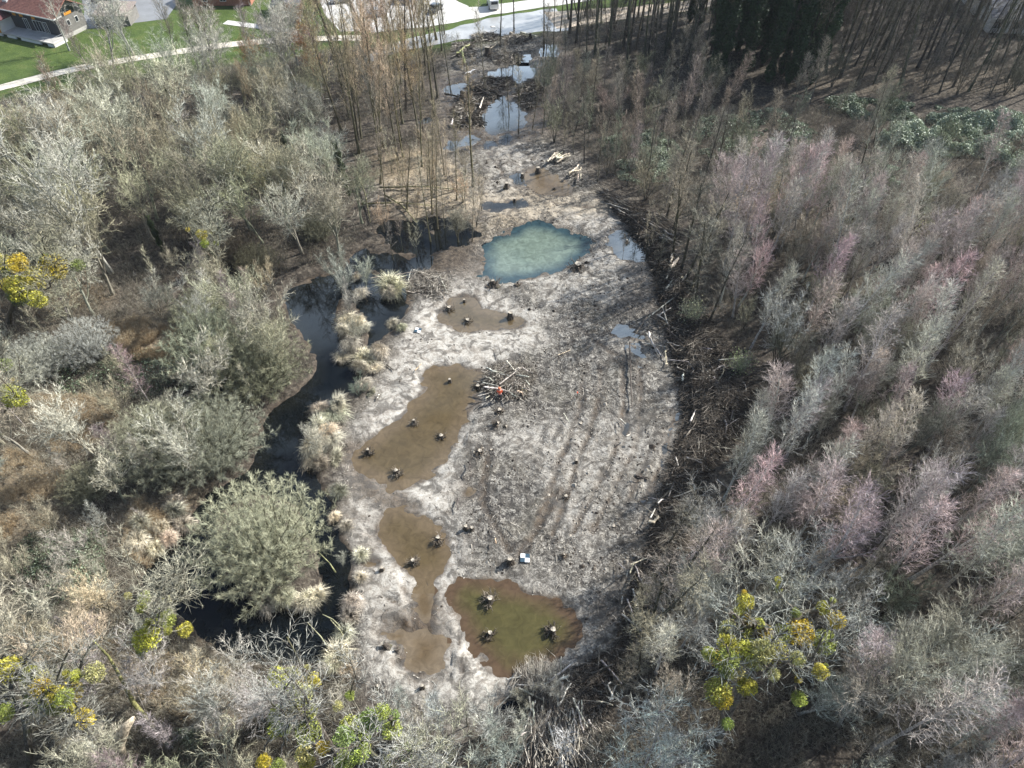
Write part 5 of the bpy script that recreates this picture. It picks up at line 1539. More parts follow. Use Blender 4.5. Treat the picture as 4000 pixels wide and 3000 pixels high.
def brushpile(name, P, n, hmax, rg, ln=(.5, 1.8), r=(.012, .035), bias=.0, toward=None, sp=1.0):
    C = fill(P, n, rg)
    edge = np.clip(-sdf(P, C[:, 0], C[:, 1]) / 1.8, 0, 1)
    z = zgv(C[:, 0], C[:, 1]) + .05 + hmax * edge * rg.uniform(.1, 1, n) * (.7 + .5 * vnoise(C[:, 0], C[:, 1], 2.0, 97))
    a = rg.uniform(0, np.pi, n) if toward is None else rg.normal(toward, sp, n)
    l2 = rg.uniform(*ln, n) / 2
    el = rg.normal(0, .22, n)
    D = np.stack([np.cos(a) * np.cos(el), np.sin(a) * np.cos(el), np.sin(el)], 1) * l2[:, None]
    M_ = np.stack([C[:, 0], C[:, 1], np.maximum(z, zgv(C[:, 0], C[:, 1]) + .1)], 1)
    rr = rg.uniform(*r, n)
    mb = MB()
    t = np.clip(rg.beta(1.5, 1.7, n) + bias, 0, 1)
    mid = M_ + rg.normal(0, .07, M_.shape) * l2[:, None]
    mb.tubes(np.stack([M_ - D, mid], 1), np.stack([rr, rr * .9], 1), 3, a=t)
    mb.spikes(mid, M_ + D, rr * .9, t)
    f = rg.uniform(0, 1, n)[:, None]
    q = (M_ - D) * (1 - f) + (M_ + D) * f
    d = rg.normal(0, 1, (n, 3)) * .45
    mb.spikes(q, q + d, rr * .5, t)
    return tag(link(name, mb.mesh(name, M_STICK, attr='tint')), kind='stuff')


brushpile('bank_brushwood', BK, 26000, 1.6, rg, (.5, 2.4), (.014, .045), -.24)
brushpile('pole_brushwood', poly([(0, 110), (60, 100), (230, 200), (560, 330), (580, 480), (540, 500), (380, 440), (130, 250)], 2350, 700, .525), 2200, .9, rg, (1.2, 3.5), (.02, .05), -.18, -.45, .2)
NP = poly([(300, 260), (480, 200), (700, 230), (760, 400), (900, 560), (960, 700), (900, 900), (700, 1000), (300, 980), (180, 840), (330, 600), (400, 450)], 1850, 2500, .525)
brushpile('near_brushwood', NP, 7500, 1.7, rg, (.8, 3.0), (.014, .045), .06, 1.55, .45)
brushpile('middle_brushwood', poly([(230, 950), (420, 560), (800, 480), (1300, 480), (1560, 620), (1480, 1000), (1330, 1330), (900, 1380), (400, 1330)], *CP), 2600, 1.5, rg, (.5, 2.2), (.012, .04), .02)
brushpile('channel_brushwood', Z5([(420, 80), (480, 60), (690, 130), (700, 240), (620, 290), (450, 220)]), 900, .8, rg, (.5, 2.0), (.012, .04), .1)
for nm, q in (('far_brushwood', [(1250, 380), (1480, 370), (1500, 440), (1260, 450)]), ('far_brushwood', [(1580, 400), (1780, 390), (1790, 460), (1620, 480)]), ('far_brushwood', [(1170, 920), (1420, 870), (1510, 980), (1480, 1060), (1200, 1010)]), ('far_brushwood', [(1100, 1060), (1400, 1050), (1330, 1180), (1080, 1180)]), ('far_brushwood', [(1040, 470), (1230, 460), (1220, 600), (1060, 600)]), ('far_brushwood', [(1330, 850), (1640, 820), (1700, 900), (1560, 960), (1400, 900)]), ('far_brushwood', [(1700, 1020), (1860, 850), (1960, 900), (1900, 1150), (1800, 1180)]), ('far_brushwood', [(1000, 1180), (1280, 1180), (1350, 1350), (1050, 1380)]), ('far_brushwood', [(1420, 600), (1700, 560), (1760, 640), (1500, 690)])):
    brushpile(nm, poly(q, 1400, 0, .3617), 800, 1.1, rg, (.8, 3.0), (.03, .08), -.1 if q[0][1] > 800 else .1)


# ------------------------------------------------------------------ stumps
def stump_parts(seed, H=.55, r=.3, nroot=14, rl=.8):
    rg = np.random.default_rng(seed)
    S_, K = 14, 6
    ph = np.arange(S_) * 2 * np.pi / S_
    lob = 1 + .12 * np.sin(ph * 3 + seed) + .08 * np.sin(ph * 5 + seed * 2)
    V = []
    for k in range(K):
        t = k / (K - 1)
        fl = 1 + 1.1 * (1 - t) ** 3
        rr = r * fl * (1 + (lob - 1) * (1.8 - t))
        V.append(np.stack([np.cos(ph) * rr, np.sin(ph) * rr, np.full(S_, -.25 + (H + .25) * t) + (.04 * np.sin(ph * 2 + seed) if k == K - 1 else 0)], 1))
    V = np.concatenate(V)
    Q = [(k * S_ + j, k * S_ + (j + 1) % S_, (k + 1) * S_ + (j + 1) % S_, (k + 1) * S_ + j) for k in range(K - 1) for j in range(S_)]
    b = MB()
    b.add(V, Q)
    top = V[-S_:] * np.array((.97, .97, 1)) + np.array((0, 0, .012))
    c = MB()
    c.add(np.concatenate([top, top.mean(0)[None]]), None, [(j, (j + 1) % S_, S_) for j in range(S_)])
    ro = MB()
    a = rg.uniform(0, 6.28, nroot)
    Kr = 5
    P = np.zeros((nroot, Kr, 3))
    for k in range(Kr):
        t = k / (Kr - 1)
        rr = r * .9 + rl * t * rg.uniform(.7, 1.1, nroot)
        P[:, k] = np.stack([np.cos(a + t * .3) * rr, np.sin(a + t * .3) * rr, H * .35 * (1 - t) ** 1.5 + rg.normal(0, .07, nroot) + rg.uniform(-.1, .6, nroot) * t], 1)
    R = .05 * (1 - .75 * np.linspace(0, 1, Kr))[None] * rg.uniform(.5, 1.3, (nroot, 1))
    ro.tubes(P, R, 5)
    B, br = grow(P, R, 3, .3, 1, .8, .4, 3, rg, .05, .2, .5, .2, .3, .008)
    ro.tubes(B, br, 3)
    return {'stump_base': b.mesh('stump_base', M_BARK, True), 'cut_face': c.mesh('cut_face', M_CUT), 'roots': ro.mesh('stump_roots', M_WOOD)}


ST = [stump_parts(500, .6, .17, 30, .5), stump_parts(501, .45, .22, 18, .65), stump_parts(502, .75, .15, 24, .6), stump_parts(503, .9, .26, 8, .3)]


def stump(u, v, k, s, label, group, cb=(.10, .085, .07), cr=(.17, .14, .11), tilt=0, name='tree_stump', z=None):
    x, y = at(u, v)[:2]
    zz = max(float(zgv(x, y)), WL) if z is None else z
    s *= .85
    o = empty(name, (x, y, zz), rnd.uniform(0, 6.28), s, (tilt * rnd.uniform(-1, 1), tilt))
    tag(o, label, 'tree stump', group)
    for n_, me in ST[k].items(): link(n_, me, o, cb if n_ == 'stump_base' else cr)
    return o


W5 = lambda x, y: (1330 + x * .6058, 1000 + y * .6058)
W8 = lambda x, y: (1330 + x * .6058, 2000 + y * .6058)
PALER = (.20, .17, .135)
for p, k, s, lb in (((W5(700, 340)), 1, 1.3, 'wide pale-topped stump standing in the bean-shaped pond by its channel end'), (W5(798, 292), 3, .6, 'smallest stump in the bean-shaped pond, by its far shore'), (W5(820, 420), 1, 1.25, 'flat white-topped stump at the near shore of the bean-shaped pond'), (W5(1095, 395), 3, 1.3, 'tall thick stump in the pointed tip of the bean-shaped pond'),
                    (W5(705, 808), 3, .7, 'small narrow stump in the far lobe of the long brown pond'), (W5(885, 845), 1, 1.2, 'stump in the long brown pond touching the brush pile'), (W5(475, 1075), 2, 1.0, 'spidery pale-rooted stump by the channel shore of the long brown pond'), (W5(650, 1165), 1, 1.1, 'dark stump with slanting white cut in the middle of the long brown pond'),
                    (W5(180, 1270), 2, 1.25, 'spiky upright stump with sprawling branches at the muddy foot of the long pond'), (W5(362, 1400), 0, 1.35, 'biggest bristling root stump at the near end of the long brown pond'), (W8(630, 180), 0, 1.35, 'bushy root stump at the rim of the round brown pond'), (W8(470, 325), 0, 1.25, 'white-topped root stump in the near part of the round brown pond'),
                    (W8(965, 575), 0, 1.7, 'largest twin-topped stump with long roots in the far part of the olive pond'), (W8(965, 790), 0, 1.25, 'rust-topped stump by the channel-side shore of the olive pond'), (W8(1370, 775), 0, 1.55, 'dark bristly stump among the tree shadows in the olive pond')):
    stump(*p, k, s, lb, 'stumps standing in the ponds', cr=PALER if 'pale-rooted' in lb or 'bristling' in lb or 'bushy' in lb or 'white-topped root' in lb or 'twin' in lb else (.11, .092, .072))
for p, k, s, lb in ((W5(990, 190), 1, 1.9, 'big upturned root plate on the near shore of the milky pond'), (W5(1145, 190), 2, .9, 'low root stump beside the big root plate at the milky pond'), (W5(1530, 80), 1, 2.3, 'black heap-like root stump on the near-side mud of the milky pond'), (W5(1025, 1010), 1, 1.1, 'dark stump on the mud right in front of the person'),
                    (W5(1000, 1095), 2, 1.1, 'tipped root stump second in line from the person'), (W5(1065, 1105), 1, .6, 'small dark stump beside the tipped root stump'), (W5(900, 1275), 1, 1.1, 'dark stump on the mud beside the long pond waist'), (W5(1520, 1335), 3, .55, 'small black stump alone in the littered middle of the mud'), (W5(1455, 1560), 1, .9, 'wide pale-topped stump in the middle of the littered mud'),
                    (W8(1095, 330), 3, 1.1, 'pale-topped stump beside the white-and-blue survey target'), (W8(1440, 290), 2, .7, 'forked root stump between survey target and log bank'), (W8(268, 375), 3, .7, 'short black stump between channel bank and round pond'), (W8(300, 870), 3, .9, 'leaning black stump on the muddy shoulder by the thin puddles'), (W8(370, 885), 2, .7, 'ragged root beside the leaning black stump'),
                    (W8(530, 1135), 3, .6, 'little black stump on the pale mud before the olive pond'), (W8(808, 115), 3, .8, 'black stump pair, first of the two, above the olive pond'), (W8(848, 120), 3, .7, 'black stump pair, second of the two, above the olive pond'), (W8(240, 1130), 1, .6, 'dark clod-like stump near the lowest mud corner'),
                    ((1906, 218), 3, 2.2, 'tall black stump with white cut by the far brush heaps'), ((2071, 150), 3, 1.3, 'dark stump beside the pale beam on the far track'), ((2102, 672), 3, 1.3, 'upright post-like stump in the thin brown pool'), ((2041, 690), 3, .9, 'slim post-like stump at the shore of the thin brown pool'), ((1978, 740), 3, 1.2, 'pale-topped stump on the straw-strewn mud'), ((2010, 785), 3, .8, 'low stump on the straw-strewn mud in front of the pale-topped one'),
                    ((1812, 385), 1, 3.2, 'huge upturned root plate among dark logs by the blue pool'), ((2165, 737), 2, .6, 'tiny root stump in the near corner of the thin brown pool'), ((2448, 945), 2, .8, 'spiky root poking from the pool at the log bank')):
    stump(*p, k, s, lb, 'stumps on the cleared mud', tilt=.5 if 'plate' in lb or 'tipped' in lb or 'leaning' in lb else .05)
mid_ = ZV([(1050, 880), (1200, 760), (1440, 760), (1500, 900), (1420, 1040), (1380, 1250), (1260, 1290), (1180, 1200), (1060, 1080)])
C = scatter(mid_, 1.5, 600, avoid=[(p, .8) for p, _ in PONDS])[:30]
for i, (x, y) in enumerate(sorted([tuple(c) for c in C], key=lambda q: -q[1])):
    o = empty('cut_stump', (float(x), float(y), float(zgv(x, y)) - .30), rnd.uniform(0, 6), rnd.uniform(.4, .8))
    tag(o, 'low freshly sawn stump with a pale disc top in the littered middle of the mud', 'tree stump', 'low sawn stumps in the littered mud')
    link('stump_base', ST[1]['stump_base'], o, (.12, .10, .08))
    link('cut_face', ST[1]['cut_face'], o, (.6, .5, .4))

# broken pale stump and fallen trunk in the near corner
def thing_tube(name, pts, radii, col, label, cat, group=None, sides=9, cap=True):
    mb = MB()
    P = np.array(pts, float)
    o0 = P[0].copy()
    mb.tubes((P - o0)[None], np.array(radii, float)[None], sides, cap)
    o = link(name, mb.mesh(name, M_WOOD, True), None, col)
    o.location = tuple(o0)
    return tag(o, label, cat, group)


z0 = lambda x, y, z: at(x * .6058, 2000 + y * .6058, z)
thing_tube('broken_trunk', [z0(770, 1600, 0), z0(760, 1500, 2.2), z0(800, 1400, 4.0), z0(860, 1330, 5.2)], [.55, .5, .4, .16], (.55, .46, .34), 'thick broken trunk with splintered pale wood leaning over the dark hollow', 'log')
thing_tube('mossy_trunk', [z0(600, 830, 7.5), z0(700, 930, 5.5), z0(790, 1090, 3.5), z0(860, 1230, 2.0), z0(1000, 1400, .3)], [.06, .1, .14, .18, .2], (.20, .19, .075), 'yellow-mossed trunk leaning across from the backwater to the broken trunk', 'tree')
thing_tube('fallen_log', [z0(740, 1660, .6), z0(640, 1560, 2.2), z0(540, 1490, 3.2)], [.42, .36, .26], (.33, .32, .26), 'thick grey trunk running out of frame beside the broken pale stump', 'log')
z5 = lambda x, y, z=.3: at(1330 + x * .6058, 2000 + y * .6058, z)
thing_tube('fallen_branch', [z5(-30, 390, .4), z5(-70, 330, 1.0), z5(-140, 260, .8)], [.07, .05, .03], (.30, .30, .16), 'bare branch reaching over the narrow channel', 'branch')
thing_tube('sunken_branch', [at(782, 2340, .1), at(790, 2290, .5), at(808, 2230, 1.0)], [.05, .05, .03], (.36, .34, .16), 'mossy pole sticking out of the black backwater', 'branch')
for i, q in enumerate((((1290, 2420), (1360, 2520)), ((1200, 2430), (1300, 2560)), ((1260, 2400), (1330, 2450)))):
    a, b = at(*q[0], 1.6), at(*q[1], .2)
    thing_tube('fallen_branch', [a, (a + b) / 2 + np.array((.1, .1, .1)), b], [.03, .05, .08], (.34, .33, .2), ('long bare branch dipping into the channel from the sedge bank', 'lower bare branch beside the long one in the channel', 'short bare branch over the channel by the sedge bank')[i], 'branch', 'bare branches in the channel')
for i, q in enumerate(((820, 405, 1000, 410), (770, 370, 800, 480), (780, 440, 940, 445), (830, 420, 900, 480))):
    a, b = at(q[0] * K2, q[1] * K2, .4), at(q[2] * K2, q[3] * K2, .3)
    thing_tube('fallen_log', [a, (a + b) / 2 + np.array((.3, .3, .2)), b], [.13, .10, .07], (.22, .20, .11), f"{('long yellow-mossed', 'steep mossy', 'level mossy', 'short mossy')[i]} fallen trunk in the flooded poplar strip", 'log', 'fallen trunks in the flooded poplar strip')

# ------------------------------------------------------------------ roads and paths
def ribbon(name, pts, widths, mat, dz=.05, n=4, px=True):
    """a flat strip along a line of photo points; widths in metres"""
    P = np.array([at(u, v)[:2] for u, v in pts]) if px else np.array(pts, float)
    Wd = np.broadcast_to(np.asarray(widths, float), (len(P),)).copy()
    for _ in range(2):
        Q = np.empty((2 * len(P) - 1, 2))
        w2 = np.empty(2 * len(P) - 1)
        Q[::2], w2[::2] = P, Wd
        Q[1::2], w2[1::2] = (P[:-1] + P[1:]) / 2, (Wd[:-1] + Wd[1:]) / 2
        Q[2:-2:2] = .5 * Q[2:-2:2] + .25 * (Q[1:-3:2] + Q[3:-1:2])
        P, Wd = Q, w2
    seg = np.concatenate([[0], np.cumsum(np.linalg.norm(np.diff(P, axis=0), axis=1))])
    s_ = np.arange(0, seg[-1], 1.0)
    P = np.stack([np.interp(s_, seg, P[:, 0]), np.interp(s_, seg, P[:, 1])], 1)
    Wd = np.interp(s_, seg, Wd) * (1 + .12 * vnoise(s_, s_ * 0, 3, 31))
    T = np.gradient(P, axis=0)
    T /= np.linalg.norm(T, axis=1, keepdims=True)
    Nn = np.stack([-T[:, 1], T[:, 0]], 1)
    V = []
    for j in range(n + 1):
        q = P + Nn * (Wd * (j / n - .5))[:, None]
        V.append(np.stack([q[:, 0], q[:, 1], zgv(q[:, 0], q[:, 1]) + dz], 1))
    V = np.stack(V, 1).reshape(-1, 3)
    m = len(P)
    i, j = np.meshgrid(np.arange(m - 1), np.arange(n), indexing='ij')
    a = (i * (n + 1) + j).ravel()
    return tag(link(name, mesh_np(name, V, np.stack([a, a + 1, a + n + 2, a + n + 1], 1), None, mat, True)), kind='structure')


def sheet(name, P, mat, z):
    me = bpy.data.meshes.new(name)
    me.from_pydata([(x, y, z) for x, y in P], [], [list(range(len(P)))])
    me.materials.append(mat)
    return tag(link(name, me), kind='structure')


M_GRAVEL = mat_flat('cream_gravel', (.62, .56, .46), .95, .18, 1.2)
M_PARK = mat_flat('pale_gravel', (.56, .54, .50), .9, .16, .35)
M_ROADG = mat_flat('grey_tarmac', (.22, .225, .23), .8, .12, .4)
M_TRACK = mat_flat('wet_track', (.30, .29, .27), .32, .35, .25, .5)
M_TAN = mat_flat('dry_track', (.50, .42, .33), .95, .2, .5)
ribbon('gravel_path', [(-200, 395), (-60, 362), (100, 320), (240, 282), (400, 250), (560, 225), (700, 203), (850, 180), (1000, 165), (1130, 156), (1300, 150), (1450, 150)], 2.5, M_GRAVEL, .05)
ribbon('cabin_path', [(880, 88), (1000, 104), (1090, 115), (1150, 126), (1200, 150)], 2.0, M_PARK, .045)
ribbon('muddy_track', [(1440, 235), (1530, 190), (1640, 165), (1760, 140), (1940, 104), (2090, 85), (2200, 76)], [2.5, 4, 5, 5.5, 9, 11, 12], M_TRACK, .045)
ribbon('dry_track', [(2150, 82), (2330, 62), (2480, 48), (2750, 18), (2900, -20), (3100, -60)], [9, 7, 5.5, 5, 4.5, 4.5], M_TAN, .055)
ribbon('village_road', [(1440, 100), (1600, 82), (1780, 62), (1900, 44), (2050, 22), (2200, 2), (2400, -30)], [8, 8, 7, 5, 5, 5, 5], M_PARK, .06)
PARKP = [at(u, v)[:2] for u, v in ((1230, -90), (1240, -20), (1270, 60), (1330, 125), (1470, 118), (1700, 92), (1830, 60), (1830, 25), (1795, 10), (1740, -20), (1700, -90))]
sheet('parking_area', PARKP, M_PARK, .075)
sheet('yard_tarmac', [at(u, v)[:2] for u, v in ((330, 45), (325, 118), (375, 110), (650, 75), (690, 20), (660, -90), (300, -90))], M_ROADG, .075)

# ------------------------------------------------------------------ buildings
M_TILE = mat_flat('red_tiles', (.36, .17, .125), .8, .3, 2.5)
M_TILE2 = mat_flat('maroon_tiles', (.13, .05, .05), .8, .2, 2.5)
M_GWOOD = mat_flat('grey_cladding', (.20, .19, .17), .9, .2, 2)
M_DWOOD = mat_flat('dark_cladding', (.055, .055, .06), .9, .2, 2)
M_WHITE = mat_flat('white_render', (.72, .71, .68), .8, .06, 1)
M_CONC = mat_flat('pale_concrete', (.50, .48, .44), .9, .15, 1)
M_GLASS = mat_flat('dark_glass', (.02, .025, .03), .08, .1, 1, .5)
M_ORANGE = mat_flat('orange_paint', (.62, .27, .03), .6, .1, 2)
M_SLATE = mat_flat('dark_slate', (.075, .075, .09), .7, .25, 3)
M_SLATE2 = mat_flat('weathered_shingle', (.16, .135, .13), .85, .3, 2)
M_MAROON = mat_flat('maroon_boards', (.055, .018, .020), .85, .2, 3)
M_BRICK = mat_flat('red_brick', (.36, .16, .10), .9, .25, 4)
M_CORR = mat_flat('corrugated_roof', (.20, .165, .145), .7, .2, 1.5)
M_STEEL = mat_flat('galvanised', (.45, .46, .47), .4, .1, 2, .5)


def frame(P0, ax):
    """local frame: x along ax, y to its left-hand side, origin P0"""
    a = Vector((ax[0], ax[1], 0)).normalized()
    b = Vector((-a.y, a.x, 0))
    M = Matrix(((a.x, b.x, 0, P0[0]), (a.y, b.y, 0, P0[1]), (0, 0, 1, 0.0), (0, 0, 0, 1)))
    return M


def bpart(root, name, boxes, mat, M, label=None):
    mb = MB()
    for lo, hi in boxes: mb.box(lo, hi, M)
    me = mb.mesh(name, mat)
    o = link(name, me, root)
    if label: o['label'] = label
    return o


def gable_roof(root, name, x0, x1, y0, y1, ze, zr, ov, mat, M, th=.16, ribs=0, yr=None):
    """two thick slopes over x0..x1, ridge along x; ribs are the tile courses"""
    yr = (y0 + y1) / 2 if yr is None else yr
    mb = MB()
    for ya, s_ in ((y0, -1), (y1, 1)):
        sl_ = (zr - ze) / abs(yr - ya)
        ye, zee = ya + s_ * ov, ze - ov * sl_
        V = [(x0 - ov, ye, zee), (x1 + ov, ye, zee), (x1 + ov, yr, zr), (x0 - ov, yr, zr)]
        V = V + [(a, b, c + th) for a, b, c in V]
        Q = [(0, 1, 2, 3), (7, 6, 5, 4), (0, 4, 5, 1), (1, 5, 6, 2), (2, 6, 7, 3), (3, 7, 4, 0)]
        V = np.array(V) @ np.array(M.to_3x3()).T + np.array(M.translation)
        mb.add(V, Q)
        for k in range(ribs):
            f0 = (k + .15) / ribs
            f1 = (k + .5) / ribs
            A = [(x0 - ov, ye + (yr - ye) * f, zee + (zr - zee) * f + th + h_) for f, h_ in ((f0, .005), (f1, .045))]
            B = [(x1 + ov, p[1], p[2]) for p in A]
            VV = np.array([A[0], B[0], B[1], A[1], (A[1][0], A[1][1] + s_ * -.02, A[1][2] - .05), (B[1][0], B[1][1] + s_ * -.02, B[1][2] - .05)]) @ np.array(M.to_3x3()).T + np.array(M.translation)
            mb.add(VV, [(0, 1, 2, 3), (3, 2, 5, 4)])
    return link(name, mb.mesh(name, mat), root)


def gable_wall(root, name, x0, x1, y0, y1, zb, ze, zr, mat, M, yr=None):
    yr = (y0 + y1) / 2 if yr is None else yr
    V = [(x0, y0, zb), (x0, y1, zb), (x0, y1, ze), (x0, yr, zr), (x0, y0, ze), (x1, y0, zb), (x1, y1, zb), (x1, y1, ze), (x1, yr, zr), (x1, y0, ze)]
    V = np.array(V, float) @ np.array(M.to_3x3()).T + np.array(M.translation)
    me = bpy.data.meshes.new(name)
    me.from_pydata([tuple(v) for v in V], [], [(0, 4, 3, 2, 1), (5, 6, 7, 8, 9), (0, 5, 9, 4), (1, 2, 7, 6), (4, 9, 8, 3), (3, 8, 7, 2)])
    me.materials.append(mat)
    return link(name, me, root)


def window(root, M, x0, x1, z0_, z1, y, side=-1, mat=None, mull=1):
    """a window on the wall plane y, frame 6 cm proud, glass 2 cm proud; mat None = glass"""
    f = bpart(root, 'window', [((x0 - .08, y + side * .06 if side < 0 else y, z0_ - .08), (x1 + .08, y if side < 0 else y + .06, z0_)), ((x0 - .08, y + side * .06 if side < 0 else y, z1), (x1 + .08, y if side < 0 else y + .06, z1 + .08)),
                               ((x0 - .08, y + side * .06 if side < 0 else y, z0_), (x0, y if side < 0 else y + .06, z1)), ((x1, y + side * .06 if side < 0 else y, z0_), (x1 + .08, y if side < 0 else y + .06, z1))] +
              [((x0 + (x1 - x0) * k / (mull + 1) - .03, y + side * .06 if side < 0 else y, z0_), (x0 + (x1 - x0) * k / (mull + 1) + .03, y if side < 0 else y + .06, z1)) for k in range(1, mull + 1)], M_WHITE, M)
    mb = MB()
    mb.box((x0, y + side * .03 if side < 0 else y + .004, z0_), (x1, y - .004 if side < 0 else y + .03, z1), M)
    link('pane', mb.mesh('pane', M_GLASS), f)
    return f


# long house: local x runs along its front away from the gable, y towards the back
Hs = empty('farmhouse')
tag(Hs, 'long house with red tiled roof, dark timber front and raised terrace', 'house')
c0 = at(251, 158)[:2]
ax = Vector((-.92, .39, 0))
ax.normalize()
back = Vector((-ax.y, ax.x, 0))
if back.y < 0: back = -back
MH = Matrix(((ax.x, back.x, 0, c0[0]), (ax.y, back.y, 0, c0[1]), (0, 0, 1, 0), (0, 0, 0, 1)))
Wh, Lh_ = 6.6, 26
bpart(Hs, 'plinth', [((-.06, -.06, -.5), (Lh_, Wh + .06, .75))], M_CONC, MH)
gable_wall(Hs, 'wall', 0, Lh_, 0, Wh, .75, 4.7, 6.6, M_GWOOD, MH)
bpart(Hs, 'front_cladding', [((.02, -.08, .8), (Lh_, -.003, 4.6))], M_DWOOD, MH, 'dark blue-grey boarded front')
gable_roof(Hs, 'roof', 0, Lh_, 0, Wh, 4.75, 6.7, .9, M_TILE, MH, .14, 16)
bpart(Hs, 'fascia', [((-.96, -.98, 4.2), (Lh_, -.92, 4.42)), ((-.97, -.9, 4.28), (-.91, 1.0, 4.5))], M_WHITE, MH)
bpart(Hs, 'gable_opening', [((-.05, 1.9, 3.9), (-.004, 4.9, 5.3))], M_GLASS, MH)
bpart(Hs, 'gable_glow', [((-.09, 2.3, 3.9), (-.055, 4.1, 4.4))], M_ORANGE, MH, 'orange-painted window glow in the gable loft')  # the loft window's glow, put into the orange colour of a flat board
for yy in (2.2, 4.3): 
    w_ = bpart(Hs, 'window', [((-.06, yy, 2.0), (-.004, yy + .8, 3.1))], M_WHITE, MH)
    bpart(w_, 'pane', [((-.09, yy + .1, 2.1), (-.065, yy + .7, 3.0))], M_GLASS, MH)
bpart(Hs, 'terrace', [((-1.2, -3.4, .55), (Lh_, -.09, .80))], M_CONC, MH)
bpart(Hs, 'terrace_wall', [((-1.2, -3.4, -.5), (-.9, -.1, .55)), ((-1.2, -3.4, -.5), (.6, -3.1, .55)), ((2.4, -3.38, -.5), (7.8, -3.1, .55)), ((9.2, -3.38, -.5), (11.6, -3.1, .55)), ((13, -3.38, -.5), (15.6, -3.1, .55)), ((17, -3.38, -.5), (24, -3.1, .55))], M_WHITE, MH)
rl = bpart(Hs, 'railing', [((-1.1, -3.3, .8), (-1.06, -3.26, 1.7)), ((-1.1, -.4, .8), (-1.06, -.36, 1.7)), ((-1.1, -3.3, 1.66), (-1.06, -.36, 1.7)), ((-1.1, -3.3, 1.66), (1.5, -3.26, 1.7)), ((1.46, -3.3, .8), (1.5, -3.26, 1.7)), ((-1.1, -3.3, 1.2), (1.5, -3.27, 1.23))], M_STEEL, MH)
for x0_, x1_, mu in ((3.0, 3.9, 1), (4.3, 6.6, 2), (8.2, 9.2, 1)):
    window(Hs, MH, x0_, x1_, .95, 2.95, -.08, -1, None, mu)
for x0_ in (5.6, 8.9, 10.8): bpart(Hs, 'shutter', [((x0_, -.14, 3.2), (x0_ + .9, -.085, 4.35))], M_ORANGE, MH, 'small orange shutter under the eave')
sk = bpart(Hs, 'skylight', [((12.6, .5, 5.15), (13.8, 1.9, 5.62))], M_STEEL, MH)
bpart(sk, 'pane', [((12.75, .65, 5.63), (13.65, 1.75, 5.66))], M_GLASS, MH)
bpart(Hs, 'vent_pipe', [((9.5, 1.6, 5.2), (9.7, 1.8, 6.5)), ((10.4, 2.6, 5.4), (10.55, 2.75, 6.8))], M_STEEL, MH)
M2_ = MH @ Matrix.Translation((15.2, -6.0, 0)) @ Matrix.Rotation(math.pi / 2, 4, 'Z')
gable_wall(Hs, 'porch_wall', 2.9, 6.0, -2.6, 2.6, .8, 3.2, 4.5, M_WHITE, M2_)
gable_roof(Hs, 'porch_roof', .6, 6.0, -2.6, 2.6, 3.25, 4.55, .5, M_TILE2, M2_, .14, 10)
for xx in (.7, 2.4): bpart(Hs, 'porch_post', [((xx, -2.5, .8), (xx + .18, -2.3, 3.0)), ((xx, 2.3, .8), (xx + .18, 2.5, 3.0))], M_ORANGE, M2_)

# dark cabin
Cb = empty('cabin')
tag(Cb, 'small dark maroon cabin with steep slate roof on the meadow', 'cabin')
a0_, a1_ = at(1070, 94)[:2], at(1170, 90)[:2]
fx_ = Vector((a1_[0] - a0_[0], a1_[1] - a0_[1], 0))
Lc = fx_.length
fx_.normalize()
bk = Vector((-fx_.y, fx_.x, 0))
# local x = depth (back), local y = -front axis, so that the ridge runs away from the viewer
MC = Matrix(((bk.x, -fx_.x, 0, a1_[0]), (bk.y, -fx_.y, 0, a1_[1]), (0, 0, 1, 0), (0, 0, 0, 1)))
gable_wall(Cb, 'wall', 0, 9, 0, Lc, -.3, 2.9, 4.5, M_MAROON, MC)
bpart(Cb, 'sill', [((-.1, -.1, -.3), (9.1, Lc + .1, .12))], M_CONC, MC)
mbR = gable_roof(Cb, 'roof', 0, 9, 0, Lc, 2.95, 4.6, .45, M_SLATE, MC, .14, 10)
bpart(Cb, 'chimney', [((1.3, Lc / 2 - .45, 4.2), (1.75, Lc / 2 - .1, 5.4))], M_WHITE, MC)
bpart(Cb, 'barge_board', [((-.52, -.5, 2.42), (-.47, .1, 2.62))], M_SLATE2, MC)
d_ = bpart(Cb, 'door', [((-.05, .5, .12), (-.004, 1.4, 2.1))], M_SLATE, MC)
bpart(d_, 'handle', [((-.09, 1.25, 1.05), (-.055, 1.32, 1.12))], M_STEEL, MC)

# corrugated shed
Sh = empty('corrugated_shed')
tag(Sh, 'low shed with brown corrugated roof beside the yard', 'shed')
s0 = at(374, 104)[:2]
MS = Matrix.Translation((s0[0], s0[1], 0))
bpart(Sh, 'wall', [((.2, .2, -.2), (7.3, 5.2, 2.1))], M_GWOOD, MS)
mb = MB()
for k in range(38):
    x_ = k * .2
    V = np.array([(x_, -.2, 2.12), (x_ + .1, -.2, 2.20), (x_ + .2, -.2, 2.12), (x_, 5.6, 2.92), (x_ + .1, 5.6, 3.0), (x_ + .2, 5.6, 2.92)]) + np.array((s0[0], s0[1], 0))
    mb.add(V, [(0, 1, 4, 3), (1, 2, 5, 4)])
    mb.add(V - np.array((0, 0, .09)), [(3, 4, 1, 0), (4, 5, 2, 1)])
link('roof', mb.mesh('roof', M_CORR), Sh)
bpart(Sh, 'gable_panel', [((.2, 5.21, -.2), (7.3, 5.3, 2.8))], M_GWOOD, MS)


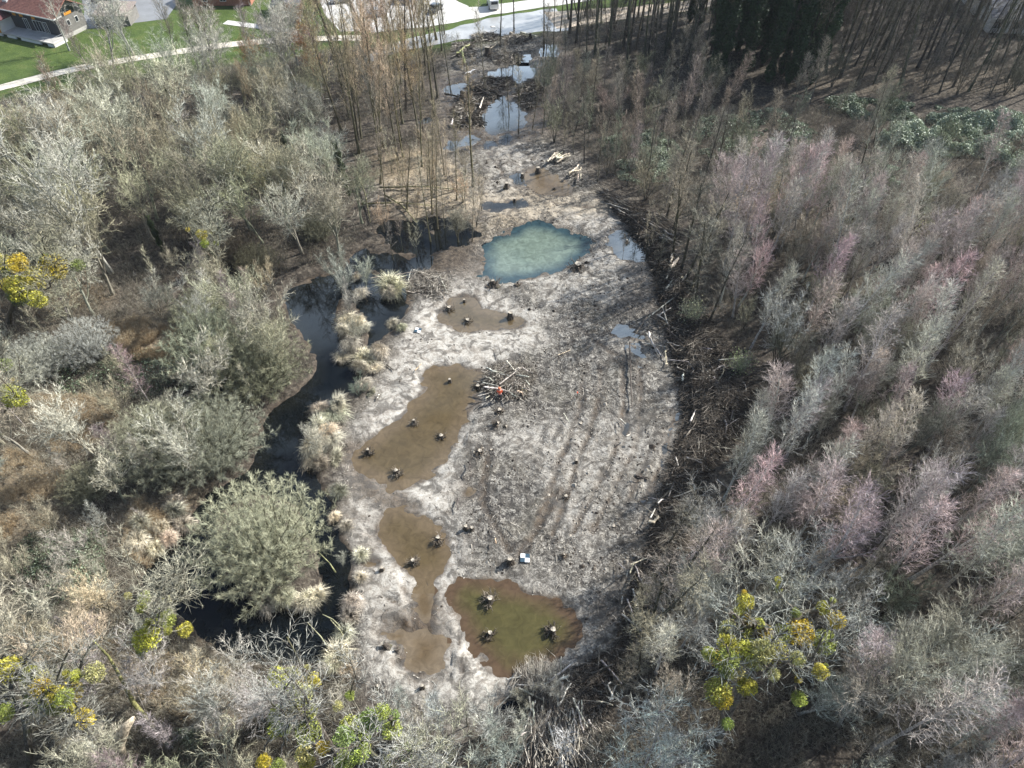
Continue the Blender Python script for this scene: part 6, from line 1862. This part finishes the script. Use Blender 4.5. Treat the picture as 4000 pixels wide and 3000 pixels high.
def simple_house(name, p, w, d, he, hr, ax_, wallm, roofm, label, wins=(), cat='house', ridge_x=True):
    o = empty(name)
    tag(o, label, cat)
    a = Vector((ax_[0], ax_[1], 0)).normalized()
    b = Vector((-a.y, a.x, 0))
    M = Matrix(((a.x, b.x, 0, p[0]), (a.y, b.y, 0, p[1]), (0, 0, 1, 0), (0, 0, 0, 1)))
    gable_wall(o, 'wall', 0, w, 0, d, -.3, he, hr, wallm, M)
    gable_roof(o, 'roof', 0, w, 0, d, he + .05, hr + .1, .45, roofm, M, .14, 9)
    for x0_, x1_, za, zb in wins: window(o, M, x0_, x1_, za, zb, 0, -1, None, 1)
    bpart(o, 'gutter', [((-.4, -.6, he - .32), (w + .4, -.5, he - .2))], M_WHITE, M)
    return o


b0 = at(735, 78)[:2]
simple_house('brick_house', (b0[0] - 1, b0[1] + 7.5), 12.5, 9, 3.0, 5.4, (1, .02), M_BRICK, M_SLATE2, 'brick house with grey-brown roof behind the multi-limbed poplar', ((2, 3.2, 1, 2.3), (6, 7.2, 1, 2.3)))
b0 = at(130, 40)[:2]
simple_house('teal_roofed_barn', (b0[0] + 4, b0[1] + 10), 17, 9, 3.2, 5.0, (1, -.10), M_WHITE, mat_flat('teal_sheet', (.30, .38, .36), .5, .1, 1), 'pale building with grey-green sheet roof behind the long house', ((3, 4.2, 1, 2.3),), 'barn')
for (u, v), w, d, lb in (((3850, 128), 8, 7, 'pale house with grey roof glimpsed through the leaning poplars'), ((3985, 140), 10, 8, 'white house at the corner behind the leaning poplars, the nearer one'), ((3800, 60), 9, 8, 'long pale house farthest behind the leaning poplars')):
    p = at(u, v)[:2]
    simple_house('pale_house', p, w, d, 3.2, 5.2, (1, -.12), M_WHITE, mat_flat('grey_tiles', (.22, .22, .23), .7, .15, 2), lb, ((1, 2.2, 1, 2.3), (4.5, 5.7, 1, 2.3)))


# ------------------------------------------------------------------ vehicles
def car(p, rz, col, label, van=False, name='parked_car'):
    o = empty(name, (p[0], p[1], .09), rz)
    tag(o, label, 'van' if van else 'car')
    Lc_, Wc, h0, hb, ht = (4.4, 1.8, .28, .92, 1.5) if not van else (4.8, 1.95, .3, 1.1, 2.1)
    prof = [(-2.2, h0), (-2.25, .62), (-2.1, hb - .06), (-1.75, hb), (-1.25, hb + .02), (-.75, ht - .06), (-.3, ht), (.5, ht), (.95, ht - .1), (1.45, hb + .05), (2.05, hb - .14), (2.25, .62), (2.2, h0)]
    if van: prof = [(-2.35, h0), (-2.4, .7), (-2.38, 1.3), (-2.3, 2.0), (-2.1, 2.1), (-.2, 2.1), (.9, 2.05), (1.25, 1.9), (1.75, 1.2), (2.3, 1.0), (2.4, .7), (2.35, h0), (0, h0)]
    prof = np.array(prof)
    n = len(prof)
    V = []
    for y, ins in ((-Wc / 2, 0), (Wc / 2, 0)):
        for x_, z_ in prof:
            k = max(0, (z_ - hb) / (ht - hb)) if not van else max(0, (z_ - 1.2) / .9) * .4
            V.append((x_ , y * (1 - .17 * k), z_))
    me = bpy.data.meshes.new('car_body')
    F = [tuple(range(n))[::-1], tuple(range(n, 2 * n))] + [(i, (i + 1) % n, n + (i + 1) % n, n + i) for i in range(n)]
    me.from_pydata(V, [], F)
    m, _, b = newmat('car_paint', .3, .5)
    b.inputs['Base Color'].default_value = (*col, 1)
    b.inputs['Coat Weight'].default_value = .5
    me.materials.append(m)
    body = link('body', me, o)
    bv = body.modifiers.new('b', 'BEVEL')
    bv.width, bv.segments = .06, 2
    I = Matrix.Identity(4)
    if not van:
        def quad(pts, nm):
            mm = bpy.data.meshes.new(nm)
            P4 = np.array(pts, float)
            nn = np.cross(P4[1] - P4[0], P4[2] - P4[0])
            nn /= np.linalg.norm(nn)
            V8 = np.concatenate([P4, P4 + nn * .02])
            mm.from_pydata([tuple(v) for v in V8], [], [(3, 2, 1, 0), (4, 5, 6, 7), (0, 1, 5, 4), (1, 2, 6, 5), (2, 3, 7, 6), (3, 0, 4, 7)])
            mm.materials.append(M_GLASS)
            link(nm, mm, o)
        quad([(1.42, -.72, hb + .08), (1.42, .72, hb + .08), (.98, .64, ht - .12), (.98, -.64, ht - .12)], 'windscreen')
        quad([(-1.22, .72, hb + .06), (-1.22, -.72, hb + .06), (-.78, -.64, ht - .1), (-.78, .64, ht - .1)], 'rear_window')
        quad([(-1.1, -.86, hb + .05), (1.3, -.86, hb + .05), (.85, -.775, ht - .14), (-.7, -.775, ht - .14)], 'side_window')
        quad([(1.3, .86, hb + .05), (-1.1, .86, hb + .05), (-.7, .775, ht - .14), (.85, .775, ht - .14)], 'side_window')
    else:
        bpart(o, 'windscreen', [((1.45, -.8, 1.3), (1.52, .8, 1.75))], M_GLASS, I)
        bpart(o, 'side_window', [((.2, -.99, 1.25), (1.1, -.96, 1.75))], M_GLASS, I)
        bpart(o, 'rear_window', [((-2.42, -.7, 1.3), (-2.36, .7, 1.8))], M_GLASS, I)
    for x_ in (-1.35, 1.35):
        for y_ in (-Wc / 2, Wc / 2):
            mb = MB()
            ys_ = (y_ - .11, y_ + .11)
            mb.tubes(np.array([[(x_, ys_[0], .32), (x_, ys_[1], .32)]]), np.array([[.32, .32]]), 14, True)
            wl = link('wheel', mb.mesh('wheel', M_TYRE), o)
            mb = MB()
            sg = 1 if y_ > 0 else -1
            mb.tubes(np.array([[(x_, y_ + sg * .105, .32), (x_, y_ + sg * .13, .32)]]), np.array([[.19, .17]]), 10, True)
            link('rim', mb.mesh('rim', M_STEEL), wl)
    for y_ in (-.62, .62):
        bpart(o, 'headlight', [((2.2 if not van else 2.36, y_ - .2, .62), (2.27 if not van else 2.43, y_ + .2, .76))], M_STEEL, I)
    return o


M_TYRE = mat_flat('tyre_rubber', (.02, .02, .02), .9, .1, 5)
car(at(1472, 62), .15, (.30, .42, .50), 'silver-blue car parked on the pale gravel among the poplars')
car(at(1570, 12), 2.9, (.05, .06, .09), 'dark car at the back of the gravel parking area')
car(at(1330, 10), .3, (.42, .44, .46), 'grey car parked at the meadow side of the parking area')
car(at(1700, 45), 1.2, (.03, .03, .035), 'black car half hidden by the tan poplar tops')
car(at(405, 8), .1, (.03, .03, .03), 'black car on the grey yard behind the long house')
car(at(1925, 28), 1.75, (.75, .75, .75), 'white van with dark windows on the grass by the village road', True, 'parked_van')
car(at(3905, 8), .1, (.35, .36, .38), 'grey car beyond the leaning poplars near the pale houses')

# ------------------------------------------------------------------ survey targets, stake, person, gull
M_BLUEP = mat_flat('blue_black_panel', (.035, .07, .10), .5, .1, 3)
M_WHITEP = mat_flat('white_panel', (.85, .86, .86), .5, .03, 3)


def target(u, v, rz, s, label):
    x, y = at(u, v)[:2]
    o = empty('survey_target', (x, y, float(zgv(x, y)) + .10), rz, s)
    tag(o, label, 'survey target', 'chequered survey targets on the mud')
    I = Matrix.Identity(4)
    bpart(o, 'white_squares', [((-.5, 0, -.015), (0, .5, .015)), ((0, -.5, -.015), (.5, 0, .015))], M_WHITEP, I)
    bpart(o, 'dark_squares', [((0, 0, -.015), (.5, .5, .015)), ((-.5, -.5, -.015), (0, 0, .015))], M_BLUEP, I)


target(1330 + 1190 * .6058, 2000 + 303 * .6058, -.06, .85, 'white and blue chequered survey target beside the pale-topped stump above the olive pond')
target(1330 + 500 * .6058, 1000 + 483 * .6058, -.25, .78, 'white and black chequered survey target on pale silt beside the bean-shaped pond')
x, y = at(2252, 1558)[:2]
o = empty('marker_stake', (x, y, float(zgv(x, y))))
tag(o, 'wooden stake with an orange top standing in the littered mud', 'stake')
mb = MB()
mb.tubes(np.array([[(0, 0, -.2), (.02, 0, .5), (.03, .01, .95)]]), np.array([[.05, .045, .04]]), 7, True)
link('post', mb.mesh('post', M_WOOD), o, (.14, .11, .08))
mb = MB()
mb.tubes(np.array([[(.03, .01, .93), (.035, .01, 1.12)]]), np.array([[.07, .07]]), 8, True)
M_HIVIS = mat_flat('orange_fabric', (.85, .14, .06), .7, .12, 8)
link('orange_cap', mb.mesh('orange_cap', M_HIVIS), o)


def skinned(name, verts, edges, radii, root, mat, loc, rz, parent=None, sub=2):
    me = bpy.data.meshes.new(name)
    me.from_pydata(verts, edges, [])
    o = link(name, me, parent)
    o.modifiers.new('skin', 'SKIN')
    for i, r in enumerate(radii):
        sv = me.skin_vertices[0].data[i]
        sv.radius = (r, r) if not hasattr(r, '__len__') else r
        sv.use_root = i == root
    s_ = o.modifiers.new('sub', 'SUBSURF')
    s_.levels = s_.render_levels = sub
    me.materials.append(mat)
    o.location, o.rotation_euler = loc, (0, 0, rz)
    return o


M_SKIN = mat_flat('skin', (.50, .30, .22), .6, .05, 6)
M_TROUS = mat_flat('work_trousers', (.075, .075, .08), .85, .2, 6)
M_HIVIS2 = mat_flat('reflective_band', (.75, .74, .68), .4, .05, 6)
M_BOOT = mat_flat('boots', (.04, .035, .03), .7, .1, 6)
x, y = at(1953, 1568)[:2]
pz = float(zgv(x, y))
# the person faces the brush pile (away from the camera), leaning slightly forward, left hand reaching down
Vb = [(0, 0, .95), (0, .05, 1.12), (0, .12, 1.32), (0, .17, 1.46), (0, .20, 1.55), (0, .24, 1.68),
      (.11, 0, .88), (.15, .04, .50), (.16, -.02, .09), (.17, .12, .04), (-.11, 0, .88), (-.15, -.05, .50), (-.16, -.12, .09), (-.17, .02, .04),
      (.19, .15, 1.42), (.27, .16, 1.15), (.27, .34, .96), (.26, .40, .88), (-.19, .15, 1.42), (-.26, .22, 1.15), (-.20, .44, 1.02), (-.17, .50, .97)]
Eb = [(0, 1), (1, 2), (2, 3), (3, 4), (4, 5), (0, 6), (6, 7), (7, 8), (8, 9), (0, 10), (10, 11), (11, 12), (12, 13), (3, 14), (14, 15), (15, 16), (16, 17), (3, 18), (18, 19), (19, 20), (20, 21)]
Rb = [.15, (.16, .13), (.17, .13), (.13, .11), .06, .105, .095, .07, .05, .045, .095, .07, .05, .045, .07, .052, .038, .042, .07, .052, .038, .042]
for hx, hy, hz, sg in ((.26, .40, .88, 1), (-.17, .50, .97, -1)):
    hb_ = len(Vb)
    src = 17 if sg > 0 else 21
    for k, (ox_, l1) in enumerate(((-.03, .04), (-.01, .045), (.012, .042), (.032, .034))):
        Vb += [(hx + ox_, hy + .045, hz - .035), (hx + ox_, hy + .055 + l1 * .3, hz - .06 - l1)]
        Eb += [(src, hb_ + 2 * k), (hb_ + 2 * k, hb_ + 2 * k + 1)]
        Rb += [.012, .009]
    Vb += [(hx - sg * .05, hy + .02, hz - .01), (hx - sg * .06, hy + .05, hz - .04)]
    Eb += [(src, hb_ + 8), (hb_ + 8, hb_ + 9)]
    Rb += [.013, .010]
person = skinned('person', Vb, Eb, Rb, 0, M_SKIN, (x, y, pz), .15)
tag(person, 'person in an orange jacket and hard hat facing the brush pile', 'person')
Vj = [(0, .0, .90), (0, .05, 1.12), (0, .12, 1.32), (0, .17, 1.46), (.20, .15, 1.43), (.275, .16, 1.15), (.275, .32, .99), (-.20, .15, 1.43), (-.265, .22, 1.15), (-.205, .42, 1.04)]
skinned('orange_jacket', Vj, [(0, 1), (1, 2), (2, 3), (3, 4), (4, 5), (5, 6), (3, 7), (7, 8), (8, 9)], [(.20, .17), (.20, .17), (.21, .17), (.15, .13), .09, .072, .058, .09, .072, .058], 0, M_HIVIS, (0, 0, 0), 0, person)
skinned('trousers', [(0, 0, .95), (.11, 0, .86), (.15, .04, .50), (.16, -.02, .14), (-.11, 0, .86), (-.15, -.05, .50), (-.16, -.12, .14)], [(0, 1), (1, 2), (2, 3), (0, 4), (4, 5), (5, 6)], [.17, .115, .09, .072, .115, .09, .072], 0, M_TROUS, (0, 0, 0), 0, person)
for a_, b_ in (((.16, -.03, .14), (.17, .14, .045)), ((-.16, -.13, .14), (-.17, .04, .045))):
    skinned('boot', [a_, (a_[0], a_[1] - .01, .055), b_], [(0, 1), (1, 2)], [.065, .062, .05], 0, M_BOOT, (0, 0, 0), 0, person, 1)
mb = MB()
mb.tubes(np.array([[(0, .05 + .0, 1.10), (0, .06, 1.16)]]), np.array([[.215, .215]]), 18)
link('reflective_band', mb.mesh('reflective_band', M_HIVIS2), person)
hp = []
for k in range(7):
    t = k / 6 * math.pi / 2
    hp.append((0, .235 - .02 * math.sin(t), 1.69 + .14 * math.sin(t)))
mb = MB()
mb.tubes(np.array([hp]), np.array([[.15, .14, .135, .125, .105, .07, .01]]), 16)
mb.tubes(np.array([[(0, .26, 1.685), (0, .26, 1.705)]]), np.array([[.175, .17]]), 16, True)
link('hard_hat', mb.mesh('hard_hat', mat_flat('orange_plastic', (.9, .25, .12), .35, .05, 5), True), person)

gx, gy, gz = at(1835, 283, 6.0)
M_GULL = mat_flat('white_feathers', (.82, .82, .82), .8, .06, 4)
Vg = [(-.34, 0, 0), (-.2, 0, .02), (0, 0, .02), (.18, 0, .05), (.28, 0, .06), (.0, .25, .12), (-.06, .52, .20), (-.2, .85, .16), (.0, -.25, .12), (-.06, -.5, .22), (-.2, -.82, .30)]
gull = skinned('gull', Vg, [(0, 1), (1, 2), (2, 3), (3, 4), (2, 5), (5, 6), (6, 7), (2, 8), (8, 9), (9, 10)], [(.05, .02), .08, .11, .07, .035, (.13, .03), (.11, .02), (.03, .01), (.13, .03), (.11, .02), (.03, .01)], 2, M_GULL, (gx, gy, gz), 2.2)
gull.scale = (1.25,) * 3
tag(gull, 'white gull flying over the dark logs by the blue pool', 'gull')

# ------------------------------------------------------------------ haze
m = bpy.data.materials.new('haze')
m.use_nodes = True
nt_ = m.node_tree
for n_ in list(nt_.nodes):
    if n_.type == 'BSDF_PRINCIPLED': nt_.nodes.remove(n_)
pv = nt_.nodes.new('ShaderNodeVolumePrincipled')
pv.inputs['Color'].default_value = (.86, .93, 1.0, 1)
pv.inputs['Density'].default_value = .00009
nt_.links.new(pv.outputs[0], nt_.nodes['Material Output'].inputs['Volume'])
mb = MB()
mb.box((-1600, -500, -4), (1600, 2300, 75))
tag(link('haze', mb.mesh('haze', m)), kind='stuff')
